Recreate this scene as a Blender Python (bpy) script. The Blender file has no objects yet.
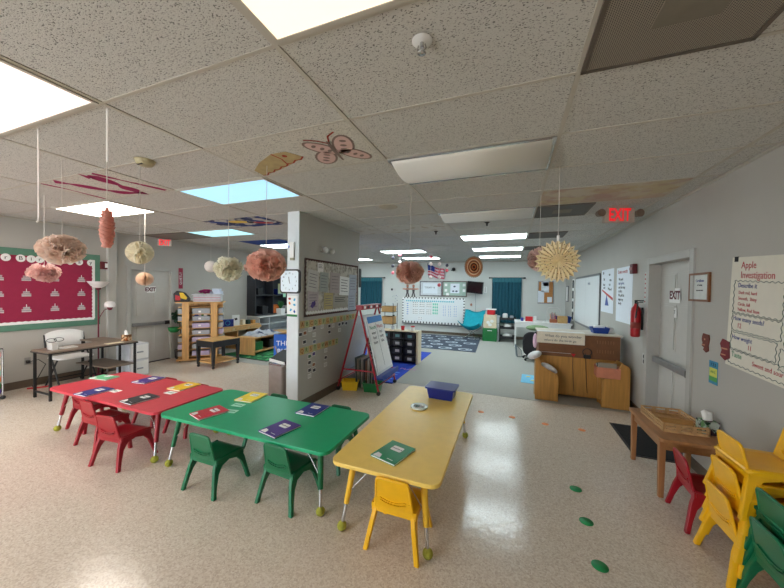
import bpy, bmesh, math, random
from mathutils import Vector, Matrix
random.seed(7)
C = bpy.context.scene.collection
PI = math.pi
R = math.radians

# ------------------------------------------------------------------ camera model (used to read metric positions off known planes)
CF, CYAW, CPITCH, CROLL, CZ = 310.566, .365555, -.0174254, .0160215, 1.68
def cam_axes():
    cy, sy = math.cos(CYAW), math.sin(CYAW)
    f = Vector((-sy*math.cos(CPITCH), cy*math.cos(CPITCH), math.sin(CPITCH)))
    r = Vector((cy, sy, 0)); u = r.cross(f)
    return r*math.cos(CROLL)+u*math.sin(CROLL), -r*math.sin(CROLL)+u*math.cos(CROLL), f
AR, AU, AF = cam_axes()
CO = Vector((0, 0, CZ))
def ray(x, y): return AR*((x-392)/CF)-AU*((y-294)/CF)+AF
def FL(x, y, z=0.): r = ray(x, y); return CO+r*((z-CZ)/r.z)
def WX(x, y, X): r = ray(x, y); return CO+r*(X/r.x)
def WY(x, y, Y): r = ray(x, y); return CO+r*(Y/r.y)

# ------------------------------------------------------------------ materials
def lin(c):
    return tuple(((v/255)/12.92 if v/255 <= .04045 else (((v/255)+.055)/1.055)**2.4) for v in c)+(1,)
MATS = {}
def mat(name, rgb, rough=.6, metal=0., emit=0., var=.06, scale=14., bump=0., bscale=60., trans=0., spec=.5, coat=0.):
    if name in MATS: return MATS[name]
    m = bpy.data.materials.new(name); m.use_nodes = True; nt = m.node_tree; n = nt.nodes; b = n['Principled BSDF']
    c = lin(rgb)
    b.inputs['Roughness'].default_value = rough; b.inputs['Metallic'].default_value = metal
    b.inputs['Specular IOR Level'].default_value = spec; b.inputs['Coat Weight'].default_value = coat
    tc = n.new('ShaderNodeTexCoord')
    if var > 0:
        nz = n.new('ShaderNodeTexNoise'); nz.inputs['Scale'].default_value = scale; nz.inputs['Detail'].default_value = 3
        rp = n.new('ShaderNodeValToRGB')
        rp.color_ramp.elements[0].position = .3; rp.color_ramp.elements[1].position = .7
        rp.color_ramp.elements[0].color = tuple(v*(1-var) for v in c[:3])+(1,)
        rp.color_ramp.elements[1].color = tuple(min(1, v*(1+var)) for v in c[:3])+(1,)
        nt.links.new(tc.outputs['Object'], nz.inputs['Vector']); nt.links.new(nz.outputs['Fac'], rp.inputs['Fac'])
        nt.links.new(rp.outputs['Color'], b.inputs['Base Color'])
    else: b.inputs['Base Color'].default_value = c
    if bump > 0:
        nb = n.new('ShaderNodeTexNoise'); nb.inputs['Scale'].default_value = bscale
        bp = n.new('ShaderNodeBump'); bp.inputs['Strength'].default_value = bump; bp.inputs['Distance'].default_value = .01
        nt.links.new(tc.outputs['Object'], nb.inputs['Vector']); nt.links.new(nb.outputs['Fac'], bp.inputs['Height'])
        nt.links.new(bp.outputs['Normal'], b.inputs['Normal'])
    if emit > 0:
        b.inputs['Emission Color'].default_value = c; b.inputs['Emission Strength'].default_value = emit
    if trans > 0:
        b.inputs['Transmission Weight'].default_value = trans
    MATS[name] = m
    return m
def sheet(name, rgb, rough=.8, tl=.25):      # thin tissue paper: diffuse and some translucency
    if name in MATS: return MATS[name]
    m = mat(name, rgb, rough, var=.08, scale=8); nt = m.node_tree; b = nt.nodes['Principled BSDF']
    t = nt.nodes.new('ShaderNodeBsdfTranslucent'); t.inputs['Color'].default_value = lin(rgb)
    mx = nt.nodes.new('ShaderNodeMixShader'); mx.inputs[0].default_value = tl
    o = nt.nodes['Material Output']
    nt.links.new(b.outputs[0], mx.inputs[1]); nt.links.new(t.outputs[0], mx.inputs[2]); nt.links.new(mx.outputs[0], o.inputs['Surface'])
    return m
def wood(name, rgb, rough=.5, axis=0, k=.18):
    if name in MATS: return MATS[name]
    m = bpy.data.materials.new(name); m.use_nodes = True; nt = m.node_tree; n = nt.nodes; b = n['Principled BSDF']
    c = lin(rgb); b.inputs['Roughness'].default_value = rough
    tc = n.new('ShaderNodeTexCoord'); mp = n.new('ShaderNodeMapping'); s = [30, 30, 30]; s[axis] = 2.2
    mp.inputs['Scale'].default_value = s
    nz = n.new('ShaderNodeTexNoise'); nz.inputs['Scale'].default_value = 1.; nz.inputs['Detail'].default_value = 5
    rp = n.new('ShaderNodeValToRGB'); rp.color_ramp.elements[0].position = .3; rp.color_ramp.elements[1].position = .72
    rp.color_ramp.elements[0].color = tuple(v*(1-k) for v in c[:3])+(1,); rp.color_ramp.elements[1].color = tuple(min(1, v*(1+k)) for v in c[:3])+(1,)
    nt.links.new(tc.outputs['Object'], mp.inputs['Vector']); nt.links.new(mp.outputs[0], nz.inputs['Vector'])
    nt.links.new(nz.outputs['Fac'], rp.inputs['Fac']); nt.links.new(rp.outputs['Color'], b.inputs['Base Color'])
    MATS[name] = m; return m

def floor_mat():
    m = bpy.data.materials.new('vinyl_tile'); m.use_nodes = True; nt = m.node_tree; n = nt.nodes; L = nt.links; b = n['Principled BSDF']
    tc = n.new('ShaderNodeTexCoord')
    vo = n.new('ShaderNodeTexVoronoi'); vo.inputs['Scale'].default_value = 120; L.new(tc.outputs['Object'], vo.inputs['Vector'])
    sx = n.new('ShaderNodeSeparateColor'); L.new(vo.outputs['Color'], sx.inputs[0])
    rp = n.new('ShaderNodeValToRGB'); e = rp.color_ramp.elements
    e[0].position = 0; e[0].color = lin((196, 180, 164)); e[1].position = 1; e[1].color = lin((226, 216, 204))
    x = e.new(.35); x.color = lin((211, 197, 181)); x = e.new(.7); x.color = lin((219, 207, 192))
    L.new(sx.outputs[0], rp.inputs[0])
    nz = n.new('ShaderNodeTexNoise'); nz.inputs['Scale'].default_value = 1.3; nz.inputs['Detail'].default_value = 4; L.new(tc.outputs['Object'], nz.inputs['Vector'])
    # seams of the one-foot tiles
    br = n.new('ShaderNodeTexBrick'); br.offset = 0; br.inputs['Scale'].default_value = 1
    br.inputs['Brick Width'].default_value = .3048; br.inputs['Row Height'].default_value = .3048; br.inputs['Mortar Size'].default_value = .0014
    br.inputs['Color1'].default_value = (1, 1, 1, 1); br.inputs['Color2'].default_value = (.975, .975, .975, 1); br.inputs['Mortar'].default_value = (.9, .89, .88, 1)
    L.new(tc.outputs['Object'], br.inputs['Vector'])
    mx = n.new('ShaderNodeMix'); mx.data_type = 'RGBA'; mx.blend_type = 'MULTIPLY'; mx.inputs[0].default_value = 1
    L.new(rp.outputs[0], mx.inputs[6]); L.new(br.outputs['Color'], mx.inputs[7]); L.new(mx.outputs[2], b.inputs['Base Color'])
    rr = n.new('ShaderNodeMapRange'); rr.inputs[3].default_value = .10; rr.inputs[4].default_value = .24
    L.new(nz.outputs['Fac'], rr.inputs[0]); L.new(rr.outputs[0], b.inputs['Roughness'])
    nb = n.new('ShaderNodeTexNoise'); nb.inputs['Scale'].default_value = 14; nb.inputs['Detail'].default_value = 4; L.new(tc.outputs['Object'], nb.inputs['Vector'])
    bp = n.new('ShaderNodeBump'); bp.inputs['Strength'].default_value = .16; bp.inputs['Distance'].default_value = .01
    L.new(nb.outputs['Fac'], bp.inputs['Height']); L.new(bp.outputs[0], b.inputs['Normal'])
    return m
def ceil_mat(name='ceiling_tile', rgb=(200, 198, 192)):
    m = bpy.data.materials.new(name); m.use_nodes = True; nt = m.node_tree; n = nt.nodes; L = nt.links; b = n['Principled BSDF']
    b.inputs['Roughness'].default_value = .95
    tc = n.new('ShaderNodeTexCoord'); mp = n.new('ShaderNodeMapping'); mp.inputs['Scale'].default_value = (115, 190, 115)
    L.new(tc.outputs['Object'], mp.inputs['Vector'])
    nz = n.new('ShaderNodeTexNoise'); nz.inputs['Scale'].default_value = 1; nz.inputs['Detail'].default_value = 2.5; L.new(mp.outputs[0], nz.inputs['Vector'])
    c = lin(rgb); rp = n.new('ShaderNodeValToRGB'); e = rp.color_ramp.elements
    e[0].position = .35; e[0].color = tuple(v*.22 for v in c[:3])+(1,); e[1].position = .42; e[1].color = c
    L.new(nz.outputs['Fac'], rp.inputs[0]); L.new(rp.outputs[0], b.inputs['Base Color'])
    bp = n.new('ShaderNodeBump'); bp.inputs['Strength'].default_value = .5; bp.inputs['Distance'].default_value = .004
    L.new(nz.outputs['Fac'], bp.inputs['Height']); L.new(bp.outputs[0], b.inputs['Normal'])
    return m
def blotch_mat(name, base, cols, scale, th=.52, alpha=1.):   # painted or stained tile: noise blotches of colours on base
    m = bpy.data.materials.new(name); m.use_nodes = True; nt = m.node_tree; n = nt.nodes; L = nt.links; b = n['Principled BSDF']; b.inputs['Roughness'].default_value = .9
    tc = n.new('ShaderNodeTexCoord'); prev = None
    for k, c in enumerate(cols):
        mp = n.new('ShaderNodeMapping'); mp.inputs['Location'].default_value = (k*7.3, k*3.1, 0); L.new(tc.outputs['Object'], mp.inputs['Vector'])
        nz = n.new('ShaderNodeTexNoise'); nz.inputs['Scale'].default_value = scale; nz.inputs['Detail'].default_value = 4; L.new(mp.outputs[0], nz.inputs['Vector'])
        rp = n.new('ShaderNodeValToRGB'); rp.color_ramp.elements[0].position = th; rp.color_ramp.elements[1].position = th+.06
        rp.color_ramp.elements[1].color = (alpha, alpha, alpha, 1); L.new(nz.outputs['Fac'], rp.inputs[0])
        mx = n.new('ShaderNodeMix'); mx.data_type = 'RGBA'; L.new(rp.outputs[0], mx.inputs[0])
        if prev is None: mx.inputs[6].default_value = lin(base)
        else: L.new(prev, mx.inputs[6])
        mx.inputs[7].default_value = lin(c); prev = mx.outputs[2]
    L.new(prev, b.inputs['Base Color']); MATS[name] = m
    return m
def grille_mat():   # perforated metal
    m = bpy.data.materials.new('perforated_metal'); m.use_nodes = True; nt = m.node_tree; n = nt.nodes; L = nt.links; b = n['Principled BSDF']
    tc = n.new('ShaderNodeTexCoord'); vo = n.new('ShaderNodeTexVoronoi'); vo.inputs['Scale'].default_value = 130; vo.inputs['Randomness'].default_value = 0
    L.new(tc.outputs['Object'], vo.inputs['Vector'])
    rp = n.new('ShaderNodeValToRGB'); rp.color_ramp.elements[0].position = .33; rp.color_ramp.elements[1].position = .42
    rp.color_ramp.elements[0].color = lin((52, 46, 40)); rp.color_ramp.elements[1].color = lin((150, 140, 126))
    L.new(vo.outputs['Distance'], rp.inputs[0]); L.new(rp.outputs[0], b.inputs['Base Color']); b.inputs['Roughness'].default_value = .6
    return m
VINYL = floor_mat(); CEIL = ceil_mat(); PERF = grille_mat()
CARPET = mat('grey_carpet', (168, 167, 160), .95, var=.14, scale=160, bump=.5, bscale=300, spec=.1)
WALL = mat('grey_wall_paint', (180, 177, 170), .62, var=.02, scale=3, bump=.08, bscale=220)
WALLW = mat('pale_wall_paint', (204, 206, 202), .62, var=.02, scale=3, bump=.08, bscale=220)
DOORM = mat('grey_door_paint', (196, 194, 188), .45, var=.02)
TRIMP = mat('grey_trim_paint', (178, 176, 170), .45, var=.02)
BASEB = mat('brown_vinyl_base', (96, 82, 68), .55, var=.05)
TBAR = mat('ceiling_bar', (186, 180, 168), .6, var=.02)
BLACK = mat('black_metal', (24, 24, 26), .42, var=.05)
BLKP = mat('black_plastic', (30, 30, 33), .5, var=.05)
CHROME = mat('chrome', (200, 200, 200), .22, 1., var=.02)
STEEL = mat('brushed_steel', (168, 158, 152), .38, .6, var=.06)
WHITE = mat('white_plastic', (232, 232, 230), .4, var=.01)
PAPER = mat('white_paper', (238, 238, 236), .85, var=.02)
CREAMP = mat('cream_paper', (226, 214, 186), .85, var=.03)
GREYP = mat('grey_paper', (200, 199, 196), .85, var=.04)
MAPLE = wood('maple_wood', (214, 166, 104), .5, 2)
MAPLEX = wood('maple_wood_x', (206, 160, 100), .5, 0)
PLY = wood('honey_plywood', (190, 138, 68), .5, 2)
OAK = wood('oak_wood', (164, 116, 74), .45, 1)
OAKZ = wood('oak_wood_leg', (162, 112, 70), .45, 2)
PEG = mat('brown_pegboard', (122, 78, 46), .6, var=.1)
GREYWOOD = wood('grey_wood_top', (128, 112, 98), .5, 1)
RED_T = mat('red_laminate', (206, 60, 74), .42, var=.03)
GRN_T = mat('green_laminate', (16, 160, 108), .38, var=.03)
YEL_T = mat('yellow_laminate', (244, 208, 104), .36, var=.03)
RED_C = mat('red_chair_plastic', (158, 14, 34), .36, var=.04)
GRN_C = mat('green_chair_plastic', (8, 106, 68), .36, var=.04)
YEL_C = mat('yellow_chair_plastic', (240, 182, 16), .36, var=.04)
RED_L = mat('red_leg_paint', (150, 22, 36), .35, var=.03)
GRN_L = mat('green_leg_paint', (10, 104, 62), .35, var=.03)
YEL_L = mat('yellow_leg_paint', (240, 190, 50), .35, var=.03)
FELT = mat('tennis_felt', (166, 166, 62), .95, var=.15, scale=60, bump=.6, bscale=200)
BLUEP = mat('blue_plastic', (24, 62, 150), .4, var=.04)
NAVY = mat('navy_plastic', (18, 34, 120), .35, var=.04)
TEAL = mat('teal_curtain', (18, 76, 92), .85, var=.12, scale=30)
INK_K = mat('black_ink', (28, 28, 34), .8, var=0)
INK_B = mat('blue_ink', (30, 52, 130), .8, var=0)
INK_R = mat('red_ink', (176, 40, 52), .8, var=0)
INK_G = mat('green_ink', (30, 130, 84), .8, var=0)
MAG = mat('magenta_paint', (150, 10, 80), .8, var=.05)
STRING = mat('white_string', (214, 208, 200), .8, var=.02)
CRIM = mat('crimson_paper', (152, 34, 70), .85, var=.04)
GRNF = mat('green_border', (92, 134, 114), .85, var=.05)
BURG = mat('burgundy_metal', (110, 16, 44), .4, var=.03)
REDM = mat('red_metal', (158, 22, 38), .35, var=.04)
REDP = mat('red_plastic', (196, 24, 34), .4, var=.03)
YELP = mat('yellow_plastic', (232, 190, 30), .4, var=.04)
GRNP = mat('green_plastic', (16, 116, 56), .45, var=.04)
CYAN = mat('cyan_paint', (70, 170, 210), .7, var=.05)
ORNG = mat('orange_paint', (226, 120, 50), .7, var=.05)
PURP = mat('purple_cover', (66, 36, 128), .5, var=.04)
TURQ = mat('turquoise_fabric', (12, 158, 176), .8, var=.08)

# ------------------------------------------------------------------ mesh builder
class MB:
    def __init__(s): s.v = []; s.f = []; s.mi = []; s.sm = []; s.M = Matrix()
    def add(s, vs, fs, mi=0, smooth=False):
        o = len(s.v); s.v += [s.M @ Vector(p) for p in vs]
        for f in fs: s.f.append([o+i for i in f]); s.mi.append(mi); s.sm.append(smooth)
        return s
    def box(s, x0, x1, y0, y1, z0, z1, mi=0):
        v = [(x, y, z) for x in (x0, x1) for y in (y0, y1) for z in (z0, z1)]
        return s.add(v, [(0, 1, 3, 2), (4, 6, 7, 5), (0, 4, 5, 1), (2, 3, 7, 6), (0, 2, 6, 4), (1, 5, 7, 3)], mi)
    def bar(s, a, b, w, t, mi=0, up=(0, 0, 1)):       # square bar between two points
        a = Vector(a); b = Vector(b); d = (b-a).normalized(); u = Vector(up)
        if abs(d.dot(u)) > .95: u = Vector((0, 1, 0))
        x = d.cross(u).normalized()*w/2; y = x.cross(d).normalized()*t/2
        v = [p+sx*x+sy*y for p in (a, b) for sx, sy in ((-1, -1), (1, -1), (1, 1), (-1, 1))]
        return s.add(v, [(0, 1, 2, 3), (7, 6, 5, 4), (0, 4, 5, 1), (1, 5, 6, 2), (2, 6, 7, 3), (3, 7, 4, 0)], mi)
    def taper(s, a, b, wa, ta, wb, tb, mi=0, up=(0, 1, 0)):
        a = Vector(a); b = Vector(b); d = (b-a).normalized(); x = d.cross(Vector(up)).normalized(); y = x.cross(d).normalized()
        v = [p+sx*x*w/2+sy*y*t/2 for p, w, t in ((a, wa, ta), (b, wb, tb)) for sx, sy in ((-1, -1), (1, -1), (1, 1), (-1, 1))]
        return s.add(v, [(0, 1, 2, 3), (7, 6, 5, 4), (0, 4, 5, 1), (1, 5, 6, 2), (2, 6, 7, 3), (3, 7, 4, 0)], mi)
    def cyl(s, a, b, r0, r1=None, n=16, mi=0, cap=True):
        r1 = r0 if r1 is None else r1
        return s.tube([a, b], [r0, r1], n, mi, cap)
    def tube(s, path, r, n=10, mi=0, cap=True):
        P = [Vector(p) for p in path]; rs = r if isinstance(r, (list, tuple)) else [r]*len(P); v = []; f = []
        ux = None
        for i, p in enumerate(P):
            d = (P[min(i+1, len(P)-1)]-P[max(i-1, 0)]).normalized()
            if ux is None:
                ux = d.cross(Vector((0, 0, 1)) if abs(d.z) < .9 else Vector((1, 0, 0))).normalized()
            else: ux = (ux-d*ux.dot(d)).normalized()
            uy = d.cross(ux)
            v += [p+ux*math.cos(2*PI*k/n)*rs[i]+uy*math.sin(2*PI*k/n)*rs[i] for k in range(n)]
        for i in range(len(P)-1):
            f += [(i*n+k, i*n+(k+1) % n, (i+1)*n+(k+1) % n, (i+1)*n+k) for k in range(n)]
        s.add(v, f, mi, True)
        if cap:
            o = len(P)*n; s.add(v[:n], [tuple(range(n))], mi); s.add(v[o-n:], [tuple(range(n))], mi)
        return s
    def ball(s, c, r, nu=16, nv=10, mi=0):
        rx, ry, rz = r if isinstance(r, (list, tuple)) else (r, r, r); v = [(c[0], c[1], c[2]+rz)]; f = []
        for j in range(1, nv):
            t = PI*j/nv
            v += [(c[0]+rx*math.sin(t)*math.cos(2*PI*k/nu), c[1]+ry*math.sin(t)*math.sin(2*PI*k/nu), c[2]+rz*math.cos(t)) for k in range(nu)]
        v.append((c[0], c[1], c[2]-rz)); e = len(v)-1
        for k in range(nu):
            f.append((0, 1+k, 1+(k+1) % nu)); f.append((e, e-nu+(k+1) % nu, e-nu+k))
        for j in range(nv-2):
            f += [(1+j*nu+k, 1+(j+1)*nu+k, 1+(j+1)*nu+(k+1) % nu, 1+j*nu+(k+1) % nu) for k in range(nu)]
        return s.add(v, f, mi, True)
    def lathe(s, prof, c=(0, 0, 0), n=24, mi=0):
        v = [(c[0]+r*math.cos(2*PI*k/n), c[1]+r*math.sin(2*PI*k/n), c[2]+z) for r, z in prof for k in range(n)]
        f = [(i*n+k, i*n+(k+1) % n, (i+1)*n+(k+1) % n, (i+1)*n+k) for i in range(len(prof)-1) for k in range(n)]
        return s.add(v, f, mi, True)
    def prism(s, poly, a, b, ax='z', mi=0):      # polygon extruded along an axis; poly in the other two axes
        def p3(p, t):
            return {'z': (p[0], p[1], t), 'y': (p[0], t, p[1]), 'x': (t, p[0], p[1])}[ax]
        n = len(poly); v = [p3(p, a) for p in poly]+[p3(p, b) for p in poly]
        return s.add(v, [tuple(range(n)), tuple(range(2*n-1, n-1, -1))]+[(i, (i+1) % n, n+(i+1) % n, n+i) for i in range(n)], mi)
    def text(s, t, size, x, z, mi=0, align='CENTER', y=-.0025, sx=1., ang=0., flat=False, ext=.0006, bold=0.):
        cu = bpy.data.curves.new('t', 'FONT'); cu.offset = bold; cu.body = t; cu.size = size; cu.align_x = align; cu.align_y = 'CENTER'; cu.resolution_u = 2; cu.extrude = ext
        ob = bpy.data.objects.new('t', cu); me = bpy.data.meshes.new_from_object(ob)
        ca, sa = math.cos(ang), math.sin(ang); vs = []
        for w in me.vertices:
            px, pz = w.co.x*sx, w.co.y; px, pz = px*ca-pz*sa, px*sa+pz*ca
            vs.append((x+px, z+pz, y+w.co.z) if flat else (x+px, y-w.co.z, z+pz))
        s.add(vs, [tuple(p.vertices) for p in me.polygons], mi)
        bpy.data.objects.remove(ob); bpy.data.meshes.remove(me); bpy.data.curves.remove(cu)
        return s
    def build(s, name, mats, parent=None, loc=None, bevel=0., rec=True):
        me = bpy.data.meshes.new(name); me.from_pydata([tuple(p) for p in s.v], [], s.f)
        for m in (mats if isinstance(mats, (list, tuple)) else [mats]): me.materials.append(m)
        for p, mi, sm in zip(me.polygons, s.mi, s.sm): p.material_index = mi; p.use_smooth = sm
        if rec:
            bm = bmesh.new(); bm.from_mesh(me); bmesh.ops.recalc_face_normals(bm, faces=bm.faces); bm.to_mesh(me); bm.free()
        o = bpy.data.objects.new(name, me); C.objects.link(o)
        if parent: o.parent = parent
        if loc is not None: o.location = loc
        if bevel > 0:
            b = o.modifiers.new('bevel', 'BEVEL'); b.width = bevel; b.segments = 2; b.limit_method = 'ANGLE'
        return o
def rrect(w, h, r, n=5, cx=0, cy=0):
    P = []
    for qx, qy, a0 in ((1, 1, 0), (-1, 1, 90), (-1, -1, 180), (1, -1, 270)):
        for k in range(n+1):
            a = R(a0+90*k/n); P.append((cx+qx*(w/2-r)+r*math.cos(a), cy+qy*(h/2-r)+r*math.sin(a)))
    return P
def tag(o, label=None, cat=None, group=None, kind=None):
    if label: o['label'] = label
    if cat: o['category'] = cat
    if group: o['group'] = group
    if kind: o['kind'] = kind
    return o
def thing(name, label, cat, loc=(0, 0, 0), rz=0., group=None):
    o = bpy.data.objects.new(name, None); o.empty_display_size = .05; C.objects.link(o)
    o.location = loc; o.rotation_euler = (0, 0, rz); return tag(o, label, cat, group)
def struct(name, mb, m, **k):
    o = mb.build(name, m, **k); o['kind'] = 'structure'; return o
def copy_tree(o, parent=None):
    c = o.copy(); C.objects.link(c); c.parent = parent
    for ch in [x for x in C.objects if x.parent == o]: copy_tree(ch, c)
    return c
def dup(o, loc, rz, label, group=None):
    kids = [x for x in bpy.data.objects if x.parent == o]
    c = o.copy(); C.objects.link(c); c.location = loc; c.rotation_euler = (0, 0, rz); c['label'] = label
    if group: c['group'] = group
    for k in kids:
        q = k.copy(); C.objects.link(q); q.parent = c
        for g in [x for x in bpy.data.objects if x.parent == k]:
            r = g.copy(); C.objects.link(r); r.parent = q
    return c
RW, LW, BW = -PI/2, PI/2, 0.       # rotation of things hung on right, left (or partition) and back walls

# ------------------------------------------------------------------ the room
XR, XL, YB, YR, HC = 1.67, -7.25, 11.5, -4.2, 2.6986
GX, GY, TX, TY = .273, 1.059, 1.2192, .6096
def grid(i, j): return GX+TX*i, GY+TY*j
struct('floor', MB().box(XL-.15, XR+.15, YR-.15, 5.2, -.1, 0), VINYL)
struct('floor', MB().box(XL-.15, XR+.15, 5.2, YB+.15, -.1, .004), CARPET)
struct('ceiling', MB().box(XL-.2, XR+.2, YR-.15, YB+.15, HC, HC+.1), CEIL)
# ceiling grid bars
g = MB()
i = -7
while GX+TX*i < XR:
    x = GX+TX*i
    if x > XL: g.box(x-.012, x+.012, YR, YB, HC-.005, HC+.002)
    i += 1
j = -9
while GY+TY*j < YB:
    y = GY+TY*j
    if y > YR: g.box(XL, XR, y-.009, y+.009, HC-.004, HC+.002)
    j += 1
struct('trim_1', g, TBAR)
g = MB().box(XR-.022, XR, YR, YB, HC-.022, HC-.006).box(XL, XL+.022, YR, YB, HC-.022, HC-.006).box(XL, XR, YB-.022, YB, HC-.022, HC-.006)
struct('trim_2', g, TBAR)
def wall_holes(a0, a1, t0, t1, holes, ax):          # wall running along an axis with door holes (h0,h1,top)
    g = MB(); c = a0
    def bx(p, q, z0, z1):
        g.box(t0, t1, p, q, z0, z1) if ax == 'y' else g.box(p, q, t0, t1, z0, z1)
    for h0, h1, top in holes:
        bx(c, h0, 0, HC); bx(h0, h1, top, HC); c = h1
    bx(c, a1, 0, HC); return g
DR0, DR1, DRT = 3.93, 4.93, 2.06
DL0, DL1, DLT = 4.0, 4.83, 2.0
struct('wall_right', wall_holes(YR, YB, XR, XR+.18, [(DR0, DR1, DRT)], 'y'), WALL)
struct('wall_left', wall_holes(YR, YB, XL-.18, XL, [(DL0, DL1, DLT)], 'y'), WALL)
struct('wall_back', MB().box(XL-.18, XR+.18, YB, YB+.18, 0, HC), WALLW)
struct('wall_left', MB().box(XL, XL+.07, 3.60, 3.74, 0, HC), WALL, bevel=.003)
struct('wall_partition', MB().box(-2.84, -2.66, 3.45, 5.2, 0, HC), WALL)
struct('trim_3', MB().box(-2.843, -2.657, 3.435, 3.452, 0, HC-.004), mat('pale_end_paint', (214, 220, 222), .5, var=.02))
# rear wall behind the camera: mullioned openings added at left for fill light
g = MB().box(XL, -2.6, YR-.15, YR, 0, .3).box(XL, -2.6, YR-.15, YR, 2.45, HC).box(-2.6, XR, YR-.15, YR, 0, HC)
for k in range(5):
    x = XL+(-2.6-XL)*k/4; g.box(x-.05, x+.05, YR-.15, YR, .3, 2.45)
struct('wall_rear', g, WALL)
# baseboards
def bb(name, g): struct(name, g, BASEB)
bb('baseboard_right', MB().box(XR-.01, XR, YR, DR0-.06, 0, .1).box(XR-.01, XR, DR1+.06, YB, 0, .1))
bb('baseboard_left', MB().box(XL, XL+.01, YR, 3.6, 0, .12).box(XL+.07, XL+.08, 3.6, 3.74, 0, .12).box(XL, XL+.01, DL1+.08, YB, 0, .12))
bb('baseboard_back', MB().box(XL, XR, YB-.01, YB, 0, .1))
bb('baseboard_partition', MB().box(-2.66, -2.648, 3.46, 5.21, 0, .12).box(-2.852, -2.84, 3.46, 5.21, 0, .12).box(-2.85, -2.65, 5.2, 5.21, 0, .12))

def door(name, wx, y0, y1, top, side, bar_z):
    # side +1: right wall (room on the -X side); -1: left wall
    d = bpy.data.objects.new(name, None); C.objects.link(d); d['kind'] = 'structure'
    w = y1-y0; d.location = (wx, (y0+y1)/2, 0); d.rotation_euler = (0, 0, RW if side > 0 else LW)
    h = w/2
    rec = .11 if side > 0 else .05
    leaf = MB().box(-h+.02, h-.02, rec, rec+.045, .01, top-.02)
    # six raised panels
    for cx in (-w*.21, w*.21):
        for z0, z1 in ((.22, .84), (1.0, 1.55), (1.64, top-.14)):
            pw = w*.15
            leaf.box(cx-pw, cx+pw, rec-.004, rec, z0, z1)
            leaf.box(cx-pw+.025, cx+pw-.025, rec-.014, rec-.004, z0+.025, z1-.025)
    leaf.build('door_leaf', DOORM, d, bevel=.003)
    fr = MB().box(-h-.06, -h+.02, -.02, .15, 0, top+.06).box(h-.02, h+.06, -.02, .15, 0, top+.06).box(-h+.02, h-.02, -.02, .15, top-.02, top+.06)
    fr.build('door_frame', TRIMP, d, bevel=.004)
    b = MB().box(-h+.04, h-.06, rec-.075, rec-.03, bar_z-.035, bar_z+.035).box(-h+.06, -h+.12, rec-.03, rec, bar_z-.03, bar_z+.03).box(h-.14, h-.07, rec-.03, rec, bar_z-.035, bar_z+.035)
    b.box(h-.16, h-.055, rec-.08, rec-.028, bar_z-.04, bar_z+.04, 1)
    b.build('push_bar', [mat('grey_push_bar', (150, 150, 150), .4, .4), BLKP], d, bevel=.006)
    MB().box(-h+.02, h-.02, 0, rec+.045, 0, .012).build('threshold', BLKP, d)
    MB().box(-h, h, rec+.05, rec+.07, 0, top).build('door_backing', DOORM, d)
    return d
door('door_1', XR, DR0, DR1, DRT, 1, .84)
door('door_2', XL, DL0, DL1, DLT, -1, .84)

# ------------------------------------------------------------------ ceiling lights
LIT = lambda n, rgb, s: mat(n, rgb, .5, emit=s, var=0)
L_W = LIT('cool_white_diffuser', (228, 246, 250), 7.0)
L_WARM = LIT('warm_white_diffuser', (255, 244, 232), 5.6)
L_PINK = LIT('rosy_white_diffuser', (246, 230, 224), .50)
L_CREAM = LIT('cream_prismatic_lens', (255, 240, 214), .46)
L_BLUE = LIT('light_filter_blue', (164, 216, 238), .46)
L_BLUE2 = LIT('light_filter_aqua', (172, 226, 236), .52)
UNLIT = mat('unlit_lens', (236, 233, 224), .42, var=0, spec=.6)
def ceiling_light(i, j, m, label, lit=True, group=None):
    x, y = grid(i, j); x += TX/2; y += TY/2
    t = thing('ceiling_light', label, 'ceiling light', (x, y, HC), 0, group)
    hx, hy = TX/2-.012, TY/2-.010
    f = MB()
    for a, b, c, d in ((-hx, hx, -hy, -hy+.022), (-hx, hx, hy-.022, hy), (-hx, -hx+.022, -hy+.022, hy-.022), (hx-.022, hx, -hy+.022, hy-.022)):
        f.box(a, b, c, d, -.012, -.0045)
    f.build('frame', TBAR if lit else CHROME, t)
    ix, iy = hx-.022, hy-.022
    if lit: MB().box(-ix, ix, -iy, iy, -.009, -.0045).build('diffuser', m, t)
    else:
        n = 14; P = [(-iy+2*iy*k/n, -.006-.055*math.sin(PI*k/n)**.8) for k in range(n+1)]+[(iy, -.0045), (-iy, -.0045)]
        g = MB().prism(P, -ix, ix, 'x'); o = g.build('diffuser', m, t)
        for p in o.data.polygons: p.use_smooth = len(p.vertices) == 4
    return t
ceiling_light(-3, -1, L_PINK, 'glowing rosy white ceiling panel cut by the left edge of the photo')
ceiling_light(-1, -1, L_CREAM, 'glowing cream ceiling panel at the top edge of the photo')
ceiling_light(-5, 2, L_WARM, 'glowing warm white ceiling panel above the desk and bulletin board')
ceiling_light(-3, 2, L_BLUE, 'pale blue filtered ceiling panel behind the fish drawing')
ceiling_light(-5, 5, L_BLUE2, 'aqua filtered ceiling panel beyond the painted blue tile')
ceiling_light(-1, 2, UNLIT, 'large unlit ceiling fixture with curved lens beside the butterfly', False)
ceiling_light(-1, 5, UNLIT, 'narrow-looking unlit ceiling fixture behind the larger unlit one', False)
ceiling_light(-1, 8, L_W, 'lit cool white panel, nearest of three in the far right ceiling row')
ceiling_light(-1, 11, L_W, 'lit cool white panel, middle of three in the far right ceiling row')
ceiling_light(-1, 14, L_W, 'lit cool white panel, farthest of three in the far right ceiling row')
ceiling_light(-3, 11, L_W, 'lit white panel above the salmon pompom, nearer of that pair')
ceiling_light(-3, 14, L_W, 'lit white panel near the back wall above the hanging strands')
ceiling_light(-5, 14, L_W, 'lit white panel just past the partition above the left curtain')
ceiling_light(-5, 8, L_W, 'lit white panel hidden behind the partition top')
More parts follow.
